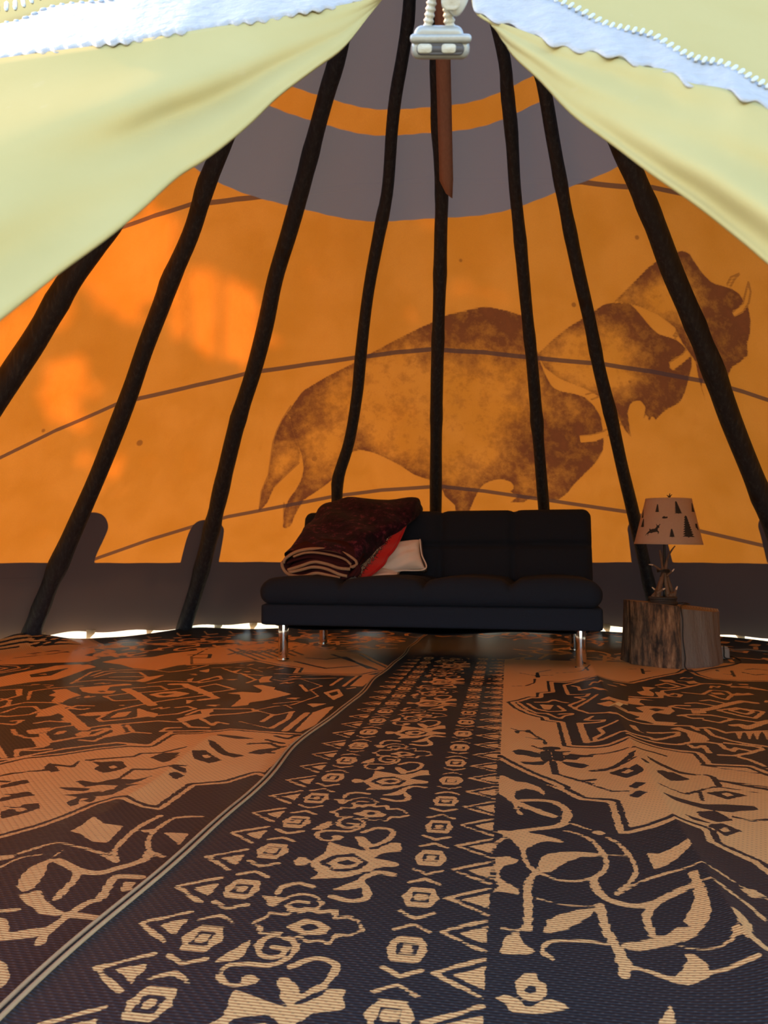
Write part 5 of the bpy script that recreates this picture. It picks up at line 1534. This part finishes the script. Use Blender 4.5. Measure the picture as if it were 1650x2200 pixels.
def cushion_mesh(name, w, h, t, seed, pinch=0.10):
    n = 40
    rng = np.random.default_rng(seed)
    P = []
    for sgn in (1, -1):
        G = np.zeros((n, n, 3))
        for i in range(n):
            for j in range(n):
                a, b = i / (n - 1) * 2 - 1, j / (n - 1) * 2 - 1
                ea, eb = 1 - abs(a)**2.6, 1 - abs(b)**2.6
                k = (ea * eb)**0.5
                x = a * w / 2 * (1 - pinch * (1 - b * b) * abs(a)**3)
                y = b * h / 2 * (1 - pinch * (1 - a * a) * abs(b)**3)
                z = sgn * t / 2 * k + 0.006 * math.sin(5 * a + 3 * b + seed) * k + 0.004 * math.sin(11 * b - 6 * a) * k
                G[i, j] = (x, y, z)
        P.append(G)
    V = np.vstack([P[0].reshape(-1, 3), P[1].reshape(-1, 3)])
    Fc = []
    for i in range(n - 1):
        for j in range(n - 1):
            q = (i * n + j, (i + 1) * n + j, (i + 1) * n + j + 1, i * n + j + 1)
            Fc.append(q)
            Fc.append(tuple(n * n + k for k in reversed(q)))
    bm = bmesh.new()
    vs = [bm.verts.new(v) for v in V]
    for f in Fc: bm.faces.new([vs[k] for k in f])
    bmesh.ops.remove_doubles(bm, verts=bm.verts, dist=1e-5)
    me = bpy.data.meshes.new(name); bm.to_mesh(me); bm.free()
    me.polygons.foreach_set('use_smooth', [True] * len(me.polygons))
    return me
def place_sofa_frame(u, v, yl):
    p = sofa_pt(u, v, yl)
    return SO + E1 * p[0] + E2 * p[1] + np.array([0, 0, p[2]])
def pillows():
    # upright pillow leaning on the backrest, half under the blanket
    c = place_sofa_frame(852, 1196, 0.10)
    root = empty('pillow', tuple(c))
    root.rotation_euler = (math.radians(58), math.radians(-6), SR + math.radians(16))
    link('cover', cushion_mesh('cover', 0.30, 0.20, 0.11, 1), M['pillow'], root)
    g = smooth_curve([(0.150, -0.10, -0.006), (0.146, -0.03, -0.016), (0.146, 0.03, -0.016), (0.150, 0.10, -0.006)], 20)
    tube('gusset', np.array(g) + np.array([-0.004, 0, -0.016]), 0.016, M['pillow_dark'], root, 10)
    g2 = smooth_curve([(-0.15, -0.10, 0), (0, -0.094, 0.0), (0.150, -0.10, 0), (0.144, 0, 0), (0.15, 0.10, 0)], 40)
    tube('piping', g2, 0.004, M['pillow'], root, 8)
    tag(root, 'small ivory pillow propped against the sofa back, dark gusset', 'pillow')
    c = place_sofa_frame(772, 1237, -0.02)
    root = empty('pillow', tuple(c))
    root.rotation_euler = (math.radians(10), 0, SR + math.radians(8))
    link('cover', cushion_mesh('cover', 0.46, 0.30, 0.085, 5, 0.06), M['pillow'], root)
    tube('corner_knot', smooth_curve([(0.150, 0.045, 0.030), (0.165, 0.050, 0.052), (0.180, 0.055, 0.044), (0.190, 0.050, 0.020)], 14), [0.012] * 14, M['pillow'], root, 8)
    tagp = np.array([[[0.215, -0.06, 0.0], [0.215, -0.045, 0.004]], [[0.262, -0.066, -0.006], [0.262, -0.050, -0.004]]])
    o = link('sewn_tag', grid_mesh('sewn_tag', tagp), M['label_tag'], root)
    md = o.modifiers.new('thick', 'SOLIDIFY'); md.thickness = 0.0015
    tag(root, 'flat ivory pillow lying on the seat under the blanket', 'pillow')
pillows()

# ------------------------------------------------------------------ stump, lamp, power box
def stump():
    cx = on_floor(1437, 1420)
    x0, y0 = (1438 - CX) / F * 3.80, 3.80
    root = empty('tree_stump', (x0, y0, 0))
    seg, rows = 96, 22
    rng = np.random.default_rng(2)
    P = np.zeros((seg, rows, 3)); bare = np.zeros((seg, rows))
    Hs = 0.292
    for k in range(seg):
        w = 2 * math.pi * k / seg
        for j in range(rows):
            a = j / (rows - 1)
            r = 0.226 + 0.016 * (1 - a)**2 + 0.010 * math.sin(3 * w + 0.6) + 0.006 * math.sin(7 * w + 2) + 0.003 * math.sin(17 * w + a * 3)
            dx = w - math.radians(262)
            r -= 0.012 * math.exp(-(dx / 0.03)**2)                 # drying crack at the front
            flat = math.exp(-((w - math.radians(296)) / 0.45)**2)  # flattened bare face to the right
            r -= 0.012 * flat
            zt = Hs + 0.022 * math.cos(w - math.pi) - 0.012 * (w > math.radians(262)) 
            P[k, j] = (r * math.cos(w), r * math.sin(w) * 0.92, a * zt + 0.011)
            bare[k, j] = 1.0 if (w > math.radians(261) or w < math.radians(10)) else 0.0
    me = grid_mesh('trunk_bark', P, attrs=dict(bare=bare), close=True)
    link('trunk_bark', me, M['stump'], root)
    rim = [P[k, -1] for k in range(seg)]
    ctr = np.mean(rim, 0)
    V = rim + [ctr + (p - ctr) * 0.5 for p in rim] + [ctr]
    Fc = [(k, (k + 1) % seg, seg + (k + 1) % seg, seg + k) for k in range(seg)] + [(seg + k, seg + (k + 1) % seg, 2 * seg) for k in range(seg)]
    link('cut_top', mesh_from('cut_top', V, Fc), M['stump_top'], root)
    tag(root, 'round wooden log stump with dark bark used as a lamp table', 'stump')
    return x0, y0, Hs
SX, SY, SH = stump()

def lamp():
    y = SY + 0.02
    def wp(a, b, yo=0.0):       # from the lamp crop to the plane of the lamp
        return on_plane(1330 + a / 6.875, 1050 + b / 6.875, (0, y + yo, 0), (0, 1, 0))
    b0 = wp(648, 1715)
    zt = SH + 0.012
    root = empty('antler_lamp', (b0[0], y, zt))
    o0 = np.array(root.location)
    L = lambda a, b, yo=0.0: wp(a, b, yo) - o0
    k = y / F / 6.875
    # carved oval base of stacked slabs
    for i, (r, z0, z1) in enumerate([(0.074, -0.004, 0.014), (0.068, 0.012, 0.026), (0.072, 0.024, 0.038)]):
        V = lathe('base_slab', [(r * 0.96, z0), (r, z0 + 0.003), (r, z1 - 0.003), (r * 0.95, z1)], M['lamp_base'], root, 40)
        V.scale = (1, 0.8, 1)
    def ant(name, pts, r0, r1, mat=M['antler'], parent=root, tip=False):
        P = smooth_curve([L(*p) for p in pts], 30)
        t = np.linspace(0, 1, 30)
        rad = (r0 + (r1 - r0) * t) * (1 + 0.08 * np.sin(t * 23))
        o = tube(name, P, rad, mat, parent, 10)
        if tip:
            j = 20
            tube('pale_tip', P[j:], rad[j:] * 1.08, M['antler_tip'], o, 10)
        return o
    ant('antler', [(565,1615,-.02),(590,1500,-.02),(625,1350,-.01),(655,1215,0),(640,1100,.01),(615,960,.02),(600,905,.02)], 0.0135, 0.006)
    ant('antler', [(730,1615,-.01),(705,1470,-.01),(685,1330,0),(685,1200,-.01),(705,1080,-.01),(740,970,-.01),(790,890,-.01),(828,845,-.01)], 0.0135, 0.003)
    ant('antler', [(800,1615,.02),(770,1500,.02),(715,1320,.01),(690,1200,.01),(660,1050,.02)], 0.012, 0.007)
    ant('antler', [(500,1610,.0),(560,1520,.01),(610,1380,.01),(650,1230,.01)], 0.013, 0.008)
    ant('tine', [(615,1205,-.01),(560,1165,-.02),(510,1130,-.02),(440,1118,-.03)], 0.007, 0.0022, tip=True)
    ant('tine', [(705,1290,-.01),(745,1255,-.02),(785,1220,-.02),(815,1185,-.02)], 0.007, 0.0022, tip=True)
    ant('tine', [(575,1560,-.03),(545,1510,-.03),(515,1480,-.04),(486,1455,-.04)], 0.009, 0.0025, tip=True)
    ant('tine', [(570,1540,-.04),(610,1510,-.05),(645,1490,-.05),(680,1472,-.05)], 0.009, 0.0025, tip=True)
    ant('tine', [(800,1590,-.02),(825,1540,-.02),(842,1490,-.03),(862,1440,-.03)], 0.011, 0.0025, tip=True)
    ant('tine', [(720,1040,-.01),(705,1040,-.02),(700,1065,-.02)], 0.004, 0.002)
    # burr, lashing, rod
    ant('burr', [(735,1600,-.02),(780,1565,-.02),(830,1555,-.02)], 0.016, 0.012)
    for i in range(3):
        z = L(650, 1200 + i * 14)[2]; x = L(650, 1215)[0]
        ring = [(x + 0.030 * math.cos(w), -0.004 + 0.024 * math.sin(w), z + 0.002 * math.sin(3 * w + i)) for w in np.linspace(0, 2 * math.pi, 28)]
        tube('lashing', ring, 0.0028, M['cord'], root, 8)
    ant('lashing_end', [(640,1240,-.03),(620,1280,-.03),(600,1305,-.03)], 0.0025, 0.002, M['cord'])
    rod = [L(668, v, 0.0) for v in (1610, 1400, 1200, 1000, 830, 500, 150)]
    tube('rod', resample(rod, 20), 0.0062, M['iron'], root, 12)
    # shade: slightly tilted cone with trims, finial on top
    bot, top = L(727, 822), L(728, 150)
    Rb, Rt = (1205 - 248) / 2 * k, (1050 - 410) / 2 * k
    hs = top[2] - bot[2]
    sh = lathe('lamp_shade', [(Rb, 0.0), (Rb + 0.001, 0.002), (Rb - (Rb - Rt) * 0.05, hs * 0.05), (Rt + (Rb - Rt) * 0.05, hs * 0.95), (Rt + 0.001, hs), (Rt - 0.0015, hs), (Rb - 0.0022, 0.0005)], M['shade'], root, 96)
    sh.data.polygons  # open ring: drop the caps so the shade is hollow
    bm = bmesh.new(); bm.from_mesh(sh.data)
    bmesh.ops.delete(bm, geom=[f for f in bm.faces if len(f.verts) > 8], context='FACES'); 
    bm.to_mesh(sh.data); bm.free()
    sh.location = bot
    sh.rotation_euler = (math.radians(1.5), math.radians(0.9), 0)
    for zf in (0.035, 0.955):
        r = Rb + (Rt - Rb) * zf
        ring = [((r + 0.0006) * math.cos(w), (r + 0.0006) * math.sin(w), hs * zf) for w in np.linspace(0, 2 * math.pi, 72)]
        tube('shade_trim', ring, 0.0012, M['shade'], sh, 6)
    # the spider that carries the shade
    for w in (0.5, 2.6, 4.7):
        tube('spider_arm', [(0, 0, hs * 0.97), (Rt * 0.5 * math.cos(w), Rt * 0.5 * math.sin(w), hs * 0.965), (Rt * 0.99 * math.cos(w), Rt * 0.99 * math.sin(w), hs * 0.97)], 0.0015, M['iron'], sh, 6)
    # printed silhouettes: thin ink shapes lying on the cone
    def deco(name, polys):
        V, Fc = [], []
        def pt(a, b):
            z = np.clip((822 - b) * k, 0.001, hs - 0.001)
            r = Rb + (Rt - Rb) * z / hs + 0.0007
            ang = math.asin(np.clip((a - 727) * k / r, -0.999, 0.999))
            ang -= math.atan2(o0[0], o0[1])
            return (r * math.sin(ang), -r * math.cos(ang), z)
        for poly in polys:
            q = np.array(poly, float)
            y = q[:, 1].min()
            while y < q[:, 1].max():
                y1 = y + 3.0
                ym = y + 1.5
                xs = []
                for (x0, ya), (x1, yb) in zip(q, np.roll(q, -1, 0)):
                    if (ya > ym) != (yb > ym): xs.append(x0 + (ym - ya) / (yb - ya) * (x1 - x0))
                xs.sort()
                for a0, a1 in zip(xs[::2], xs[1::2]):
                    m = max(1, int((a1 - a0) / 14))
                    i0 = len(V)
                    for c in range(m + 1):
                        a = a0 + (a1 - a0) * c / m
                        V += [pt(a, y), pt(a, y1)]
                    for c in range(m):
                        Fc.append((i0 + 2 * c, i0 + 2 * c + 1, i0 + 2 * c + 3, i0 + 2 * c + 2))
                y = y1
        return link(name, mesh_from(name, V, Fc), M['print_ink'], sh)
    def pine(cx, top_, bot_, w, lean=0):
        h = bot_ - top_
        n = 9 if h > 150 else 6
        Lf, Rg = [], []
        for i in range(n):
            a0, a1 = (i + 0.25) / n, (i + 1) / n
            y0_, y1_ = top_ + h * a0 * 0.96, top_ + h * a1 * 0.96
            ww = w / 2 * (0.18 + 0.82 * a1)
            c = cx + lean * a1
            Lf += [(c - ww * 0.55, y0_), (c - ww, y1_)]; Rg += [(c + ww * 0.55, y0_ + h * 0.01), (c + ww * 1.0, y1_ + h * 0.01)]
        pts = [(cx, top_)] + Rg + [(cx + lean + w * 0.06, bot_ - h * 0.03), (cx + lean + w * 0.05, bot_), (cx + lean - w * 0.05, bot_), (cx + lean - w * 0.06, bot_ - h * 0.03)] + Lf[::-1]
        # split into left/right strips so each face stays simple
        deco('printed_pine', [pts])
    pine(580, 240, 360, 62, -6); pine(822, 200, 383, 112, 38); pine(952, 405, 720, 165, 44); pine(768, 598, 720, 84, 6); pine(388, 450, 578, 55, -16); pine(1042, 215, 352, 50, 18); pine(382, 310, 440, 30, -10)
    deer = [(413,698),(428,672),(450,645),(470,628),(466,606),(474,596),(484,604),(484,612),(510,603),(545,598),(560,580),(570,560),(560,540),(562,526),(572,545),(580,552),(598,548),(610,528),(618,536),(604,556),(602,575),(604,585),(586,590),(582,610),(584,628),(600,640),(598,662),(588,676),(580,672),(588,655),(570,645),(540,650),(520,652),(500,665),(478,660),(462,664),(452,682),(450,706),(444,700),(446,672),(430,682),(418,700)]
    deco('printed_deer', [deer])
    deco('printed_squirrel', [[(638,444),(652,424),(670,418),(688,428),(705,424),(717,430),(714,444),(700,450),(670,453),(645,450)]])
    deco('printed_bear', [[(1085,520),(1112,518),(1120,560),(1132,595),(1128,620),(1118,600),(1105,580),(1100,585),(1092,570)]])
    fin = L(738, 140)
    ant('finial', [(735,145),(735,125),(728,112),(705,95)], 0.005, 0.0012, M['lamp_base'])
    ant('finial_tine', [(738,130),(748,110),(745,90),(752,68)], 0.005, 0.0012, M['lamp_base'])
    ant('finial_tine', [(745,125),(758,110),(770,95),(785,84)], 0.004, 0.001, M['lamp_base'])
    tag(root, 'antler table lamp with a linen shade printed with pines and deer', 'lamp')
    # its cord: over the stump top, down the crack and across the rug
    zc_ = zt - o0[2] + 0.0035
    fr = SY - 0.246
    def cp(u, v, z): 
        p = on_floor(u, v, z); return p - o0
    cpts = [np.array([0.06, -0.01, 0.004]), np.array([0.10, -0.02, 0.008]), L(960, 1690, -0.06) * [1, 1, 0] + [0, 0, 0.010], L(1040, 1745, -0.12) * [1, 1, 0] + [0, 0, 0.006], L(930, 1700, -0.17) * [1, 1, 0] + [0, 0, 0.006]]
    x_ = (1461 - CX) / F * fr
    cpts += [np.array([x_, fr + 0.012, SH + 0.006]) - o0, np.array([x_, fr - 0.006, SH - 0.05]) - o0, np.array([x_ - 0.003, fr - 0.010, 0.16]) - o0, np.array([x_ + 0.004, fr - 0.014, 0.07]) - o0,
             cp(1472, 1434, 0.022), cp(1490, 1443, 0.020), cp(1530, 1436, 0.018), cp(1575, 1428, 0.018), cp(1592, 1420, 0.018), cp(1570, 1410, 0.018), cp(1540, 1412, 0.02)]
    tube('cord', smooth_curve(cpts, 140), 0.0030, M['cord'], root, 8)
lamp()

def power_box():
    c = on_floor(1546, 1415, 0.012)
    root = empty('power_adapter', tuple(c), math.radians(-6))
    def bx(name, w, d, h, loc, mat, parent=root, r=0.005):
        o = link(name, rounded_box(name, (w, d, h), r, (6, 6, 6)), mat, parent); o.location = loc; return o
    body = bx('housing', 0.085, 0.06, 0.056, (0, 0, 0.030), M['box_grey'])
    bx('socket_lid', 0.075, 0.05, 0.010, (0, 0, 0.062), M['box_grey'])
    plug = bx('plug', 0.030, 0.026, 0.045, (-0.030, 0.0, 0.090), M['box_pink'])
    bx('plug_neck', 0.018, 0.018, 0.022, (-0.004, 0, 0.030), M['box_pink'], plug)
    tube('plug_cord', smooth_curve([(-0.03, 0, 0.115), (-0.045, 0.0, 0.128), (-0.06, 0.01, 0.11), (-0.062, 0.01, 0.06), (-0.06, 0.02, 0.006)], 20), 0.0035, M['cord'], root, 8)
    tube('front_cord', smooth_curve([(0.012, -0.034, 0.075), (0.012, -0.036, 0.04), (0.014, -0.038, 0.010), (0.05, -0.05, 0.006)], 16), 0.003, M['cord'], root, 8)
    p = [on_floor(u, v, 0.03) - c for u, v in [(1558, 1396), (1590, 1394), (1620, 1397), (1665, 1399), (1720, 1402)]]
    tube('supply_cord', smooth_curve(p, 24), 0.0045, M['cord_tan'], root, 8)
    tag(root, 'small grey power box with a pink plug beside the stump', 'power box')
power_box()

# a dry leaf on the right rug
def dry_leaf():
    c = on_floor(1328, 1518, 0.03)
    pts = [(-0.03, 0, 0), (-0.012, 0.02, 0.006), (0.0, 0.012, 0.012), (0.012, 0.024, 0.008), (0.035, 0.004, 0.004), (0.014, -0.012, 0.010), (0.0, -0.022, 0.004), (-0.014, -0.010, 0.010)]
    me = mesh_from('dry_leaf', pts + [(0, 0, 0.014)], [(i, (i + 1) % 8, 8) for i in range(8)], False)
    o = link('dry_leaf', me, M['leaf_dry']); o.location = (c[0], c[1], rug_height(np.array([c[0]]), np.array([c[1]]))[0] + 0.009)
    md = o.modifiers.new('thick', 'SOLIDIFY'); md.thickness = 0.0015
    tag(o, 'tiny dry orange leaf lying on the right rug', 'leaf')
dry_leaf()
